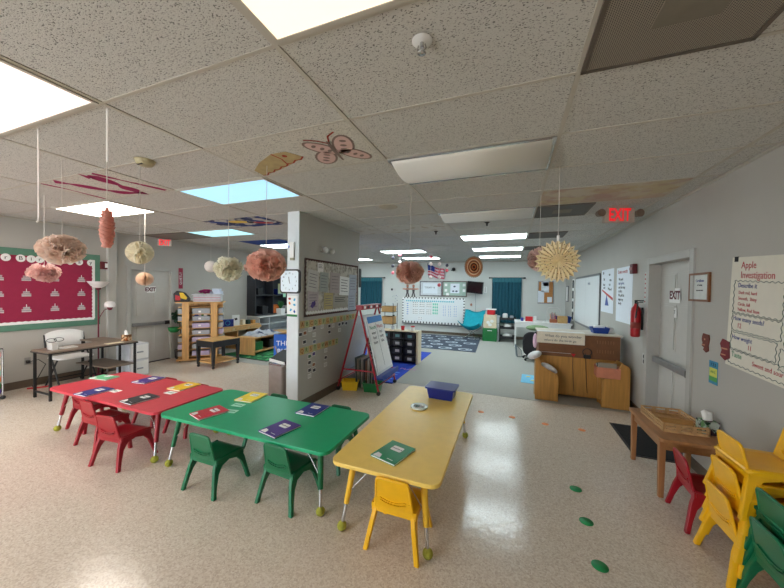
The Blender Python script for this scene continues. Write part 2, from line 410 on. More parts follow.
ceiling_light(-5, -1, L_WARM, 'warm ceiling panel outside the left edge of the photo')
ceiling_light(-3, -4, L_WARM, 'added warm fill panel on the ceiling behind the viewpoint at left')  # unseen fill panel, added to make up for the dimmed near panels
ceiling_light(-5, -4, L_WARM, 'added warm fill panel on the ceiling behind the viewpoint, farthest left')  # second unseen panel added for fill light from behind

def vent(i0, j0, w, d, m, label, inner=None):
    x, y = grid(i0, j0)
    t = thing('ceiling_vent', label, 'air vent', (x+w/2, y+d/2, HC))
    hx, hy = w/2-.012, d/2-.01
    MB().box(-hx, hx, -hy, hy, -.014, -.0045).build('grille', m, t, bevel=.003)
    if inner:
        MB().box(-hx*.35, hx*.35, -hy*.3, hy*.35, -.017, -.014).build('duct_plate', inner, t)
    f = MB()
    for a, b, c, e in ((-hx-.006, hx+.006, -hy-.006, -hy+.012), (-hx-.006, hx+.006, hy-.012, hy+.006), (-hx-.006, -hx+.012, -hy, hy), (hx-.012, hx+.006, -hy, hy)):
        f.box(a, b, c, e, -.018, -.0045)
    f.build('frame', mat('vent_frame', (92, 82, 72), .6), t)
DARKG = mat('dark_vent', (84, 80, 74), .6); MIDG = mat('grey_vent', (128, 122, 114), .6)
vent(0, 0, TX/2, TY, PERF, 'large perforated return grille at the top right of the photo', mat('vent_plate', (120, 112, 98), .7))
vent(0, 5, TX/2, TY, DARKG, 'dark square vent in front of the exit sign', mat('vent_plate', (120, 112, 98), .7))
vent(0, 8, TX/2, TY, DARKG, 'second dark vent behind the star rosette string')
vent(0, 11, TX/2, TY, DARKG, 'farthest small dark vent above the back right corner')
vent(-6, 5, TX, TY, MIDG, 'dark wide vent above the left door exit light')

def ceil_disc(name, x, y, prof, m, label, cat, extra=None):
    t = thing(name, label, cat, (x, y, HC))
    MB().lathe(prof, (0, 0, 0), 24).build('housing', m, t)
    if extra: extra(t)
    return t
p = FL(145, 160, HC)
ceil_disc('smoke_detector', p.x, p.y, [(0, -.045), (.05, -.045), (.062, -.03), (.07, -.006), (.075, -.004)], mat('yellowed_plastic', (178, 166, 130), .5), 'yellowed round smoke detector on the ceiling above the honeycomb ball', 'smoke detector',
          lambda t: MB().box(-.03, .03, -.045, -.03, -.047, -.03).build('sensor_slot', BLKP, t))
p = FL(422, 40, HC)
def spr(t):
    MB().cyl((0, 0, -.01), (0, 0, -.035), .008).tube([(-.014, 0, -.02), (-.018, 0, -.035), (0, 0, -.052), (.018, 0, -.035), (.014, 0, -.02)], .003, 6).lathe([(0, -.056), (.017, -.055), (.017, -.052), (0, -.052)]).build('sprinkler_head', CHROME, t)
ceil_disc('fire_sprinkler', p.x, p.y, [(0, -.012), (.03, -.012), (.042, -.005)], WHITE, 'chrome fire sprinkler with white collar, nearest on the ceiling', 'sprinkler', spr)
for px, lb in (((487, 222), 'small dark sprinkler on the ceiling above the medallion'), ((436, 231), 'tiny dark sprinkler near the stained ceiling tiles')):
    p = FL(px[0], px[1], HC); ceil_disc('fire_sprinkler', p.x, p.y, [(0, -.06), (.012, -.06), (.014, -.02), (.035, -.012), (.04, -.005)], mat('dark_steel', (70, 66, 62), .4, .6), lb, 'sprinkler')
p = FL(388, 206.5, HC)
ceil_disc('ceiling_speaker', p.x, p.y, [(0, -.012), (.1, -.012), (.115, -.009), (.12, -.005)], mat('faint_cover', (176, 168, 152), .7), 'flat round beige cover on the ceiling left of the second unlit fixture', 'ceiling cover')

# painted and stained ceiling tiles
def painted(i, j, w, m, label):
    x, y = grid(i, j); t = thing('painted_ceiling_tile', label, 'ceiling tile', (x+w/2, y+TY/2, HC))
    MB().box(-w/2+.012, w/2-.012, -TY/2+.01, TY/2-.01, -.004, -.001).build('tile_panel', m, t)
    return t, x+w/2, y+TY/2
PT = ceil_mat('painted_tile_base', (204, 200, 190))
def blob(g, pts, mi=0, z=-.0055): g.prism(pts, z, z+.001, 'z', mi)
def ell(cx, cy, a, b, ang, n=18, rip=0.):
    P = []
    for k in range(n):
        t = 2*PI*k/n; rr = 1+rip*math.sin(5*t); x, y = a*rr*math.cos(t), b*rr*math.sin(t); P.append((cx+x*math.cos(ang)-y*math.sin(ang), cy+x*math.sin(ang)+y*math.cos(ang)))
    return P
def band(pts, w):
    n = len(pts); Lp = []; Rp = []
    for k in range(n):
        a = Vector(pts[max(k-1, 0)]); b = Vector(pts[min(k+1, n-1)]); d = (b-a).normalized(); q = Vector((-d.y, d.x)); ww = w[k] if isinstance(w, (list, tuple)) else w
        Lp.append(tuple(Vector(pts[k])+q*ww/2)); Rp.append(tuple(Vector(pts[k])-q*ww/2))
    return Lp, Rp
def ribbon(g, pts, w, mi=0, z=-.0055):
    Lp, Rp = band(pts, w); n = len(pts)
    v = [(x, y, z) for x, y in Lp+Rp]+[(x, y, z+.001) for x, y in Lp+Rp]
    f = []
    for k in range(n-1):
        f += [(k, k+1, n+k+1, n+k), (2*n+k, 3*n+k, 3*n+k+1, 2*n+k+1)]
    g.add(v, f, mi)
t, ox, oy = painted(-2, 1, TX, PT, 'ceiling tile painted with a pink butterfly and a tan fish')
q = lambda pts: [(x-ox, y-oy) for x, y in pts]
g = MB()
GB, PK, RB = mat('butterfly_outline', (132, 112, 104), .9), mat('butterfly_pink', (206, 172, 164), .9), mat('rust_paint', (160, 60, 40), .9)
for cx, cy, a, b, an in ((-1.33, 1.93, .13, .055, .9), (-1.40, 2.11, .11, .065, 2.2), (-1.11, 1.93, .13, .06, 2.0), (-1.09, 2.12, .12, .055, .9)):
    g_ = q([(cx, cy)])[0]
    g_ = (g_[0]*.8+.2*(-1.23-ox), g_[1]*.8+.2*(2.02-oy)); blob(g, ell(g_[0], g_[1], a*1.15, b*1.35, an), 0, -.0055); blob(g, ell(g_[0], g_[1], a*1.0, b*1.08, an), 1, -.0062)
    for s_ in (-.5, 0, .45): blob(g, ell(g_[0]+a*s_*math.cos(an), g_[1]+a*s_*math.sin(an), a*.12, b*.4, an), 0, -.0068)
ribbon(g, q([(-1.21, 1.86), (-1.24, 2.0), (-1.26, 2.17)]), [.02, .035, .015], 0, -.0072)
for an in (q([(-1.22, 1.89), (-1.28, 1.83), (-1.36, 1.79)]), q([(-1.21, 1.88), (-1.17, 1.80), (-1.10, 1.76)])): ribbon(g, an, .012, 2, -.0072)
g.build('butterfly_drawing', [GB, PK, RB], t)
g = MB()
blob(g, q([(-2.13, 2.24), (-2.12, 2.12), (-1.95, 2.0), (-1.74, 1.9), (-1.6, 1.9), (-1.53, 2.02), (-1.74, 2.12), (-1.93, 2.19)]), 0)
blob(g, ell(*q([(-1.66, 1.96)])[0], .02, .02, 0), 1, -.0064)
ribbon(g, q([(-1.74, 1.9), (-1.72, 2.0), (-1.75, 2.11)]), .013, 1, -.0064)
zz = [(-2.13+.6*k/12, 2.245-.22*(k/12)+(.012 if k % 2 else -.012)) for k in range(13)]
ribbon(g, q(zz), .014, 1, -.0064)
g.build('fish_drawing', [mat('tan_paint', (178, 158, 112), .9, var=.12), RB], t)
t, ox, oy = painted(-4, 1, TX, PT, 'ceiling tile painted with wavy magenta streamers')
g = MB()
def sm(pts, n=6):
    out = []
    for k in range(len(pts)-1):
        for a in range(n): u = a/n; out.append((pts[k][0]*(1-u)+pts[k+1][0]*u, pts[k][1]*(1-u)+pts[k+1][1]*u))
    return out+[pts[-1]]
for pts, w0 in (([(-4.50, 1.69), (-4.48, 1.87), (-4.53, 2.24)], .02), ([(-4.28, 1.70), (-4.20, 1.84), (-4.10, 2.05), (-4.05, 2.14), (-3.80, 2.25)], .06), ([(-3.80, 1.71), (-3.72, 1.76), (-3.77, 1.99), (-3.82, 2.14), (-3.88, 2.24)], .07), ([(-3.62, 1.69), (-3.57, 1.89), (-3.47, 2.25)], .03)):
    s_ = sm(pts); ribbon(g, q(s_), [w0*(.7+1.5*abs(math.sin(k*.35+w0*30))) for k in range(len(s_))])
g.build('streamer_drawing', MAG, t)
t, ox, oy = painted(-4, 4, TX, blotch_mat('painted_sea', (190, 186, 180), [(30, 60, 130), (40, 50, 90)], 5, .5), 'ceiling tile painted with blue, yellow and red figures')
g = MB(); blob(g, ell(-.05, -.08, .17, .09, .2), 0); blob(g, ell(.12, .0, .05, .07, .6), 1, -.0062); blob(g, ell(.3, .08, .17, .06, .4), 2); blob(g, ell(-.4, -.12, .16, .07, .6), 3); blob(g, ell(.1, .22, .42, .04, .02), 3)
g.build('figure_drawing', [YELP, INK_K, INK_R, mat('deep_blue_paint', (28, 54, 128), .9)], t)
painted(-5, 7, TX, blotch_mat('painted_blue', (24, 60, 138), [(40, 96, 170)], 3, .6), 'dark blue painted ceiling tile seen behind the pink pompom')
painted(0, 4, TX, blotch_mat('painted_flame', (196, 186, 166), [(186, 164, 104), (176, 132, 116), (166, 126, 122)], 3.2, .5, .4), 'ceiling tile painted in faded yellow and pink before the exit sign')
painted(-2, 6, TX, blotch_mat('stained_tile', (204, 200, 190), [(160, 134, 92)], 7, .56, .6), 'stained ceiling tile with brown specks above the salmon pompom')
painted(-3, 6, TX, blotch_mat('stained_tile_light', (204, 200, 190), [(160, 134, 92)], 6, .58, .5), 'stained ceiling tile with brown specks beside the partition end')

# ------------------------------------------------------------------ furniture: tables
def kids_table(cx, cy, sx, sy, top, leg, label, cname):
    t = thing('activity_table', label, 'table', (cx, cy, 0)); z = .50
    g = MB().prism(rrect(sx, sy, .07), z-.028, z, 'z'); g.build('tabletop', top, t, bevel=.004)
    g = MB().box(-sx/2+.12, sx/2-.12, -sy/2+.1, -sy/2+.12, z-.06, z-.028).box(-sx/2+.12, sx/2-.12, sy/2-.12, sy/2-.1, z-.06, z-.028).box(-sx/2+.1, -sx/2+.12, -sy/2+.1, sy/2-.1, z-.06, z-.028).box(sx/2-.12, sx/2-.1, -sy/2+.1, sy/2-.1, z-.06, z-.028)
    g.build('apron', BLKP, t)
    for qx in (-1, 1):
        for qy in (-1, 1):
            a = Vector((qx*(sx/2-.13), qy*(sy/2-.13), z-.028)); b = Vector((qx*(sx/2-.075), qy*(sy/2-.055), .03)); m = a.lerp(b, .66)
            l = MB().tube([a, m], [.024, .019], 14).build('leg', leg, t)
            MB().tube([m, b], .0125, 12).build('leg_extension', CHROME, l)
            MB().ball((b.x, b.y, .033), .033, 16, 12).build('tennis_ball_foot', FELT, l)
            br = a.lerp(b, .5); MB().tube([br, (a.x-qx*.16, a.y, z-.03)], .004, 6).build('leg_brace', CHROME, l)
    return t
kids_table(-.755, 2.72, .76, 1.81, YEL_T, YEL_L, 'yellow rectangular activity table with long side toward the back', 'yellow')
kids_table(-2.10, 2.265, 1.80, .78, GRN_T, GRN_L, 'green rectangular activity table between the red and yellow ones', 'green')
kids_table(-3.945, 2.25, 1.82, .77, RED_T, RED_L, 'red rectangular activity table farthest left', 'red')

# ------------------------------------------------------------------ children's stacking chairs (front towards +Y)
def kids_chair(mt, label, group):
    t = thing('stacking_chair', label, 'chair', (0, 0, 0), 0, group)
    # seat: shallow dished shell with a rolled front edge
    nx, ny = 10, 8; v = []; f = []
    def sz(u, w): return .285-.014*(1-(2*u-1)**2)*(1-(2*w-1)**2)-.03*max(0, w-.82)/.18*.6
    for lay in (0, -.014):
        for a in range(nx+1):
            for b in range(ny+1):
                u, w = a/nx, b/ny; wd = .15+.008*w
                v.append(((2*u-1)*wd, -.125+.27*w, sz(u, w)+lay))
    N = (nx+1)*(ny+1); ix = lambda a, b, l: l*N+a*(ny+1)+b
    for a in range(nx):
        for b in range(ny):
            f.append((ix(a, b, 0), ix(a+1, b, 0), ix(a+1, b+1, 0), ix(a, b+1, 0))); f.append((ix(a, b, 1), ix(a, b+1, 1), ix(a+1, b+1, 1), ix(a+1, b, 1)))
    for a in range(nx):
        f += [(ix(a, 0, 0), ix(a, 0, 1), ix(a+1, 0, 1), ix(a+1, 0, 0)), (ix(a, ny, 0), ix(a+1, ny, 0), ix(a+1, ny, 1), ix(a, ny, 1))]
    for b in range(ny):
        f += [(ix(0, b, 0), ix(0, b+1, 0), ix(0, b+1, 1), ix(0, b, 1)), (ix(nx, b, 0), ix(nx, b, 1), ix(nx, b+1, 1), ix(nx, b+1, 0))]
    g = MB(); g.add(v, f, 0, True)
    # side skirts
    for s_ in (-1, 1): g.box(s_*.150-.006, s_*.150+.006, -.12, .13, .25, .282)
    g.box(-.15, .15, .128, .14, .225, .262); g.box(-.15, .15, -.13, -.118, .235, .285)
    g.build('seat', mt, t)
    # backrest: rounded tapering panel, raised rim, smile-shaped slot above its foot
    lean = lambda z: -.125-(z-.28)*.2
    hw = lambda z: .126-.020*((z-.27)/.21)-(.013*max(0, (z-.455)/.025)**2 if z > .455 else 0)
    n = 16; zs = [.262, .30, .318, None, None, .36, .41, .455, .468, .476, .48]
    def pt(u, z, off): return (u*hw(z), lean(z)+off, z)
    def strip(zf0, zf1, o0, o1, u0=-1., u1=1.):
        v = []
        for k in range(n+1):
            u = u0+(u1-u0)*k/n; z0_, z1_ = zf0(u), zf1(u); v += [pt(u, z0_, o0), pt(u, z1_, o0), pt(u, z0_, o1), pt(u, z1_, o1)]
        f = [(0, 1, 3, 2), (4*n, 4*n+2, 4*n+3, 4*n+1)]
        for k in range(n):
            p, q = 4*k, 4*k+4; f += [(p, q, q+1, p+1), (p+2, p+3, q+3, q+2), (p, p+2, q+2, q), (p+1, q+1, q+3, p+3)]
        g.add(v, f)
    g = MB()
    smile = lambda u, z: z-.020*(1-min(1, (u/.7)**2))
    strip(lambda u: .262, lambda u: smile(u, .325), -.007, .007)
    strip(lambda u: smile(u, .325), lambda u: smile(u, .337), -.007, .007, -1, -.66); strip(lambda u: smile(u, .325), lambda u: smile(u, .337), -.007, .007, .66, 1)
    strip(lambda u: smile(u, .337), lambda u: .37, -.005, .005)
    zz = [.37, .42, .455, .465, .473, .48]
    for q0, q1 in zip(zz, zz[1:]): strip(lambda u, q=q0: q, lambda u, q=q1: q, -.005, .005)
    strip(lambda u: smile(u, .336), lambda u: smile(u, .346), -.013, -.004, -.72, .72); strip(lambda u: smile(u, .315), lambda u: smile(u, .325), -.011, -.004, -.72, .72)
    rim = [pt(-1, z, 0) for z in (.27, .32, .38, .44, .46, .472)]+[pt(u, .479, 0) for u in (-.86, -.5, 0, .5, .86)]+[pt(1, z, 0) for z in (.472, .46, .44, .38, .32, .27)]
    g.tube(rim, .009, 8)
    g.build('backrest', mt, t)
    # legs: broad arch sides tapering to the feet
    for s_ in (-1, 1):
        for q_ in (-1, 1):
            g = MB()
            top = Vector((s_*.145, q_*.055, .268)); foot = Vector((s_*.168, q_*.172, .0))
            a = [top+Vector((0, -.075*q_*(-1), 0))*0, ]
            prof = [(q_*0.0, .272), (q_*.125, .272), (q_*.150, .19), (q_*.168, .09), (q_*.186, 0), (q_*.157, 0), (q_*.137, .09), (q_*.112, .165), (q_*.074, .214), (q_*0.0, .234)]
            v = []
            for off in (-.5, .5):
                for y, z in prof:
                    x = s_*(.124+.048*(1-z/.27)) + off*(.031 if z < .2 else .028)
                    v.append((x, y, z))
            m_ = len(prof)
            g.add(v, [tuple(range(m_)), tuple(range(2*m_-1, m_-1, -1))]+[(k, (k+1) % m_, m_+(k+1) % m_, m_+k) for k in range(m_)])
            g.build('leg', mt, t, bevel=.005)
    return t
yc = kids_chair(YEL_C, 'yellow plastic child chair pushed under the yellow table', 'yellow stacking chairs'); yc.location = (-.67, 1.965, 0)
del yc['group']
gc = kids_chair(GRN_C, 'green child chair at the near side of the green table, left of two', None); gc.location = (-2.31, 1.925, 0)
dup(gc, (-1.625, 2.02, 0), R(-4), 'green child chair at the near side of the green table, right of two')
dup(gc, (-2.38, 2.60, 0), PI, 'green child chair tucked at the far side of the green table, left')
dup(gc, (-1.58, 2.58, 0), PI, 'green child chair tucked at the far side of the green table, right')
rc = kids_chair(RED_C, 'red child chair pulled out in front, nearest at the red table', None); rc.location = (-3.43, 1.85, 0); rc.rotation_euler = (0, 0, R(6))
dup(rc, (-4.02, 1.99, 0), R(0), 'red child chair, middle of three along near side of red table')
dup(rc, (-4.58, 2.16, 0), R(0), 'red child chair mostly hidden under the left end of red table')
dup(rc, (-3.47, 2.52, 0), PI, 'red child chair at far side of red table, beside the green table')
dup(rc, (-4.06, 2.54, 0), PI, 'red child chair at far side of red table, near its middle')
dup(rc, (1.37, 2.92, 0), -PI/2-.06, 'red child chair between the wooden table and yellow chair stack')
names = ['bottom', 'second from the bottom', 'third from the bottom', 'fourth from the bottom', 'fifth from the bottom', 'topmost']
for k in range(6):
    dup(yc, (1.37+(.013*k if k % 2 == 0 else .04), 2.49, .083*k), -PI/2 if k % 2 == 0 else PI/2, 'yellow child chair in the stack by right wall, '+names[k], 'stacked yellow chairs')
for k in range(4):
    dup(gc, (1.405+(.010*k if k % 2 == 0 else .02), 2.15, .082*k), -PI/2 if k % 2 == 0 else PI/2, 'green child chair in the stack at the right edge, '+(names[k] if k < 3 else 'topmost'), 'stacked green chairs')

# ------------------------------------------------------------------ notebooks and cards
def notebook(c, ang, cover, label, w=.205, l=.262, z=.5, tilt=0, label_mat=PAPER):
    t = thing('composition_notebook', label, 'notebook', (c[0], c[1], z), R(ang-90))
    MB().box(-w/2+.003, w/2-.003, -l/2+.003, l/2-.003, .0015, .011).build('pages', PAPER, t)
    g = MB().box(-w/2, w/2, -l/2, l/2, .011, .0135).box(-w/2, w/2, -l/2, l/2, 0, .0015).box(-w/2-.003, -w/2, -l/2, l/2, 0, .0135); g.build('cover', cover, t)
    MB().prism(rrect(.09, .065, .012, 4, 0, .045), .0135, .0142, 'z').build('cover_label', label_mat, t)
    MB().text('Notebook', .02, 0, .045, flat=True, y=.0145).build('cover_title', INK_K, t); MB().text('100 sheets', .012, .04, -.1, flat=True, y=.0138).build('cover_footer', PAPER, t)
    MB().prism([(-w/2+.01, -l/2+.008), (-w/2+.075, -l/2+.008), (-w/2+.06, -l/2+.05), (-w/2+.02, -l/2+.06)], .0135, .0141, 'z').build('cover_logo', PAPER, t)
    return t
MB_ = {}
RN = mat('red_cover', (190, 30, 50), .4); YN = mat('yellow_cover', (246, 220, 20), .4); BN = mat('navy_cover', (26, 44, 130), .4); KN = mat('black_cover', (40, 42, 48), .4)
LG = mat('mint_cover', (104, 190, 140), .5); GN = mat('green_cover', (14, 130, 80), .35); YN2 = mat('amber_cover', (244, 200, 40), .4)
for c, a, m, lb in (((-2.58, 2.07), 74, RN, 'red composition notebook on the green table, nearest left'), ((-2.54, 2.53), 95, YN, 'bright yellow notebook on the far side of the green table'),
                    ((-1.75, 2.50), 90, BN, 'blue notebook on the green table near the partition'), ((-1.76, 2.06), 78, PURP, 'purple notebook on near edge of the green table'),
                    ((-4.21, 1.99), 92, BN, 'navy notebook on the near left of the red table'), ((-4.14, 2.49), 96, PURP, 'purple notebook on far side of the red table'),
                    ((-3.51, 2.49), 90, YN2, 'amber yellow notebook on red table beside the green one'), ((-3.53, 2.04), 86, KN, 'black notebook on the near edge of the red table'),
                    ((-.76, 2.07), 74, GN, 'green notebook on the yellow table')):
    notebook(c, a, m, lb)
t = notebook((-4.74, 2.34), 97, LG, 'mint green folder on the far left corner of the red table', .28, .16)
def card(c, ang, m, label, w=.12, l=.07):
    t = thing('name_card', label, 'card', (c[0], c[1], .5), R(ang))
    MB().box(-w/2, w/2, -l/2, l/2, 0, .0015).build('card_sheet', m, t)
    MB().box(-w/2+.015, w/2-.015, -.006, .004, .0015, .0019).build('printed_line', INK_G, t)
card((-2.44, 2.18), 10, mat('mint_paper', (170, 224, 200), .8), 'pale mint card beside the red notebook on green table')
card((-2.50, 2.32), 5, mat('mint_paper', (170, 224, 200), .8), 'pale mint card in front of the yellow notebook on green table')
card((-4.05, 2.10), 0, PAPER, 'white card beside the navy notebook on red table', .1, .08)
card((-3.46, 2.30), 0, PAPER, 'white card in front of the amber notebook on red table', .12, .08)
# tape ring and navy bin on the yellow table
t = thing('tape_roll', 'shiny round tape roll with a small dark hub on yellow table', 'tape roll', (-.83, 2.975, .5))
MB().lathe([(.052, 0), (.082, 0), (.086, .004), (.086, .014), (.08, .018), (.052, .018), (.052, 0)], n=32).build('tape', mat('clear_tape', (206, 212, 206), .15, .1), t)
MB().lathe([(0, .002), (.05, .002), (.05, .008), (0, .008)], n=24).build('core_disc', PAPER, t)
MB().box(-.03, .0, -.012, .02, .008, .016).build('hub_clip', mat('dark_green', (20, 50, 40), .5), t)
t = thing('storage_bin', 'navy plastic bin with lid at the far end of yellow table', 'bin', (-.68, 3.36, .5), R(-2))
g = MB().add([(-.125, -.09, 0), (.125, -.09, 0), (.125, .09, 0), (-.125, .09, 0), (-.145, -.11, .115), (.145, -.11, .115), (.145, .11, .115), (-.145, .11, .115)], [(0, 1, 2, 3), (0, 4, 5, 1), (1, 5, 6, 2), (2, 6, 7, 3), (3, 7, 4, 0), (4, 7, 6, 5)])
g.build('bin_body', NAVY, t, bevel=.004)
MB().prism(rrect(.325, .255, .02), .112, .128, 'z').box(-.13, .13, -.1, .1, .128, .1285).build('lid', NAVY, t, bevel=.003)

# ------------------------------------------------------------------ wooden side table by the right wall
t = thing('wooden_table', 'low oak side table against right wall beside the door', 'table', (1.40, 3.47, 0))
MB().prism(rrect(.50, .74, .03), .475, .505, 'z').build('tabletop', OAK, t, bevel=.006)
g = MB().box(-.2, .2, -.32, -.30, .40, .475).box(-.2, .2, .30, .32, .40, .475).box(-.22, -.2, -.31, .31, .40, .475).box(.2, .22, -.31, .31, .40, .475); g.build('apron', OAK, t)
for sx in (-1, 1):
    for sy in (-1, 1): MB().taper((sx*.215, sy*.305, .475), (sx*.215, sy*.305, 0), .045, .045, .036, .036).build('leg', OAKZ, t, bevel=.004)
t = thing('wooden_tray', 'open slatted wooden letter tray lying on the oak table', 'tray', (1.38, 3.50, .505), R(2)); t.scale = (.92, .9, 1)
g = MB().box(-.17, .17, -.25, .25, 0, .006)
def slat_side(p, q, axis, c):
    for z0, z1 in ((.006, .022), (.034, .046), (.058, .072)):
        if axis == 'x': g.box(p, q, c-.005, c+.005, z0, z1)
        else: g.box(c-.005, c+.005, p, q, z0, z1)
    n = 3
    for k in range(n+1):
        u = p+(q-p)*k/n; w = .016
        if axis == 'x': g.box(max(p, u-w), min(q, u+w), c-.005, c+.005, .006, .072)
        else: g.box(c-.005, c+.005, max(p, u-w), min(q, u+w), .006, .072)
slat_side(-.17, .17, 'x', -.245); slat_side(-.17, .17, 'x', .245); slat_side(-.25, .25, 'y', -.165); slat_side(-.25, .25, 'y', .165)
g.build('tray_frame', wood('pale_tray_wood', (198, 158, 110), .5, 1), t)
MB().box(-.16, .16, -.01, .0, .006, .05).build('divider', MAPLEX, t)
def tissue_box(loc, rz, m, label, s=1.):
    t = thing('tissue_box', label, 'tissue box', loc, rz)
    MB().box(-.06*s, .06*s, -.06*s, .06*s, 0, .125*s).build('box', m, t, bevel=.003)
    g = MB(); n = 12
    v = [(0.035*s*math.cos(2*PI*k/n)*(1+.2*(k % 2)), .018*s*math.sin(2*PI*k/n), .125*s) for k in range(n)]+[(.034*s*math.cos(2*PI*k/n+.4)*(1+.3*(k % 2))-.012*s, .02*s*math.sin(2*PI*k/n), (.165+.02*(k % 3))*s) for k in range(n)]+[(-.035*s, 0, .225*s)]
    f = [(k, (k+1) % n, n+(k+1) % n, n+k) for k in range(n)]+[(n+k, n+(k+1) % n, 2*n) for k in range(n)]
    g.add(v, f, 0, True).build('tissue', PAPER, t)
tissue_box((1.57, 3.38, .505), R(12), blotch_mat('leafy_box', (170, 180, 168), [(30, 60, 40), (60, 30, 40), (90, 130, 80)], 18, .52), 'leaf patterned tissue box on the oak table', .88)
# floor mat by the door and floor stickers
t = thing('door_mat', 'black rubber floor mat in front of the right door', 'mat', (1.44, 4.28, 0))
MB().box(-.2, .21, -.4, .4, 0, .01).build('mat_field', mat('black_mat', (26, 27, 30), .9, bump=.4), t)
MB().box(-.225, -.2, -.43, .43, 0, .006).box(-.2, .21, -.43, -.4, 0, .006).box(-.2, .21, .4, .43, 0, .006).build('mat_border', BLKP, t)
GS = mat('green_sticker', (20, 144, 80), .5); OS = mat('orange_sticker', (232, 140, 80), .5)
for c, m, r_, lb in (((.545, 2.215), GS, .046, 'green floor dot nearest the camera'), ((.55, 2.61), GS, .046, 'green floor dot, middle of three'), ((.55, 3.01), GS, .046, 'green floor dot, farthest of three'),
                     ((.44, 4.34), OS, .04, 'orange floor dot, third from the left in the row of four'), ((.84, 4.33), OS, .04, 'orange floor dot, rightmost one near the black mat'), ((-.35, 4.42), OS, .04, 'orange floor dot, leftmost of the row of four'), ((.05, 4.40), OS, .04, 'orange floor dot, second from the left in the row of four')):
    o = MB().lathe([(0, 0), (r_, 0), (r_, .0012), (0, .0015)], n=28).build('floor_dot', m, loc=(c[0], c[1], 0)); tag(o, lb, 'floor sticker')

# ------------------------------------------------------------------ hanging paper decorations
def petals(R_, sq, n, wid, seed, fr=.22, up=0., fl=1.):
    rnd = random.Random(seed); g = MB(); G = PI*(3-math.sqrt(5))
    for k in range(n):
        z = 1-2*(k+.5)/n; r = math.sqrt(1-z*z); th = k*G+rnd.uniform(-.3, .3)
        d = Vector((r*math.cos(th), r*math.sin(th), z*fl)); d.normalize()
        t = Vector((-math.sin(th), math.cos(th), 0)); t = (t*math.cos(a := rnd.uniform(-.7, .7))+d.cross(t)*math.sin(a)).normalized(); nn = d.cross(t)
        L = R_*rnd.choice((.72, .86, .97, 1.03))*rnd.uniform(.96, 1.02); v = []; A, B = 5, 9
        ph = rnd.uniform(0, 6)
        for i in range(A):
            q = .3+.7*i/(A-1)
            for j in range(B):
                s_ = 2*j/(B-1)-1; ww = wid*R_*(.35+.75*q)*(1-.18*(i == A-1)*abs(s_))
                ruf = fr*R_*q*q*(.42*math.sin(s_*4.2+ph)+.34*math.sin(s_*10+ph*2)+.5*(s_*s_-.4))
                end = -.09*R_*abs(s_)**2*q if i == A-1 else 0
                p = d*(L*q+end)+t*(s_*ww)+nn*ruf; v.append((p.x, p.y, p.z*sq))
        g.add(v, [(i*B+j, (i+1)*B+j, (i+1)*B+j+1, i*B+j+1) for i in range(A-1) for j in range(B-1)], 0, True)
    return g
def hang(name, label, cat, px, top_y, ctr_y, sr=.003, band_=False):
    """position: ceiling point under pixel (px, top_y); centre at the height seen at ctr_y"""
    b = FL(px, top_y, HC); r = ray(px, ctr_y); d = (b-CO).dot(AF)/r.dot(AF); z = CZ+r.z*d
    return thing(name, label, cat, (b.x, b.y, z)), HC-z-.004
def string(t, z0, z1, r=.0022): return MB().cyl((0, 0, z0), (0, 0, z1), r, n=6).build('string', STRING, t)
def pom(px, ty, cy, R_, sq, n, m, label, seed, wid=.3, fr=.22, r=.0022, fl=1.):
    t, h = hang('tissue_pompom', label, 'paper pompom', px, ty, cy)
    petals(R_, sq, n, wid, seed, fr, fl=fl).build('tissue_petals', m, t, rec=False); string(t, 0, h, r); return t
TS = lambda n, c, tl=.5: sheet(n, c, tl=tl)
pom(62, 160, 249.5, .15, .82, 130, TS('beige_tissue', (246, 226, 212)), 'large flat beige tissue pompom in front of the bulletin board', 3, .42, .32, .0025, .8)
pom(44, 195, 272.5, .142, .8, 100, TS('pink_tissue', (244, 210, 204)), 'smaller pink beige tissue pompom hanging below the large beige one', 5, .45, .34, .0025, .75)
pom(229, 168, 268.5, .115, .95, 110, TS('cream_tissue', (253, 249, 232)), 'cream tissue pompom next to the white paper ball', 8, .42, .34)
pom(267, 165, 265, .162, .84, 120, TS('salmon_tissue', (250, 206, 190)), 'salmon pink tissue pompom just left of the square clock', 11, .44, .36)
pom(411, 190, 272.5, .148, .8, 340, TS('fringe_tissue', (246, 206, 190)), 'fringed salmon tissue pompom hanging before the far whiteboard', 14, .16, .3)
pom(541, 195, 259, .125, 1., 150, TS('dusty_pink_tissue', (232, 200, 190)), 'dusty pink tissue pompom partly behind the star rosette', 17, .42, .34)
# plain white ball lantern
t, h = hang('paper_lantern', 'small plain white round paper ball beside cream pompom', 'paper ball', 211, 230, 266.5)
MB().ball((0, 0, 0), .105, 24, 16).build('ball_shell', TS('white_tissue', (236, 230, 226)), t); string(t, .11, h)
# honeycomb balls: radial sheets with wavy cells
def honeycomb(R_, sq, sheets, m, amp, waves):
    g = MB(); nl = 18; nr = 3
    for k in range(sheets):
        v = []
        for a in range(nl+1):
            t = PI*a/nl
            for b in range(nr):
                q = .1+.9*b/(nr-1); th = 2*PI*k/sheets+amp*(1 if k % 2 else -1)*math.sin(a*PI*waves/nl)*(2*PI/sheets)*.5
                v.append((R_*math.sin(t)*q*math.cos(th), R_*math.sin(t)*q*math.sin(th), R_*math.cos(t)*q*sq))
        g.add(v, [(a*nr+b, (a+1)*nr+b, (a+1)*nr+b+1, a*nr+b+1) for a in range(nl) for b in range(nr-1)], 0, True)
    return g
t, h = hang('honeycomb_ball', 'cream honeycomb paper ball above the peach one', 'paper ball', 140, 165, 252.5)
honeycomb(.099, .98, 20, None, 1.5, 5).build('honeycomb_sheets', TS('cream_honeycomb', (246, 240, 222)), t, rec=False); string(t, .1, h)
t, h = hang('honeycomb_ball', 'small peach honeycomb ball in front of the left door', 'paper ball', 145, 212, 279)
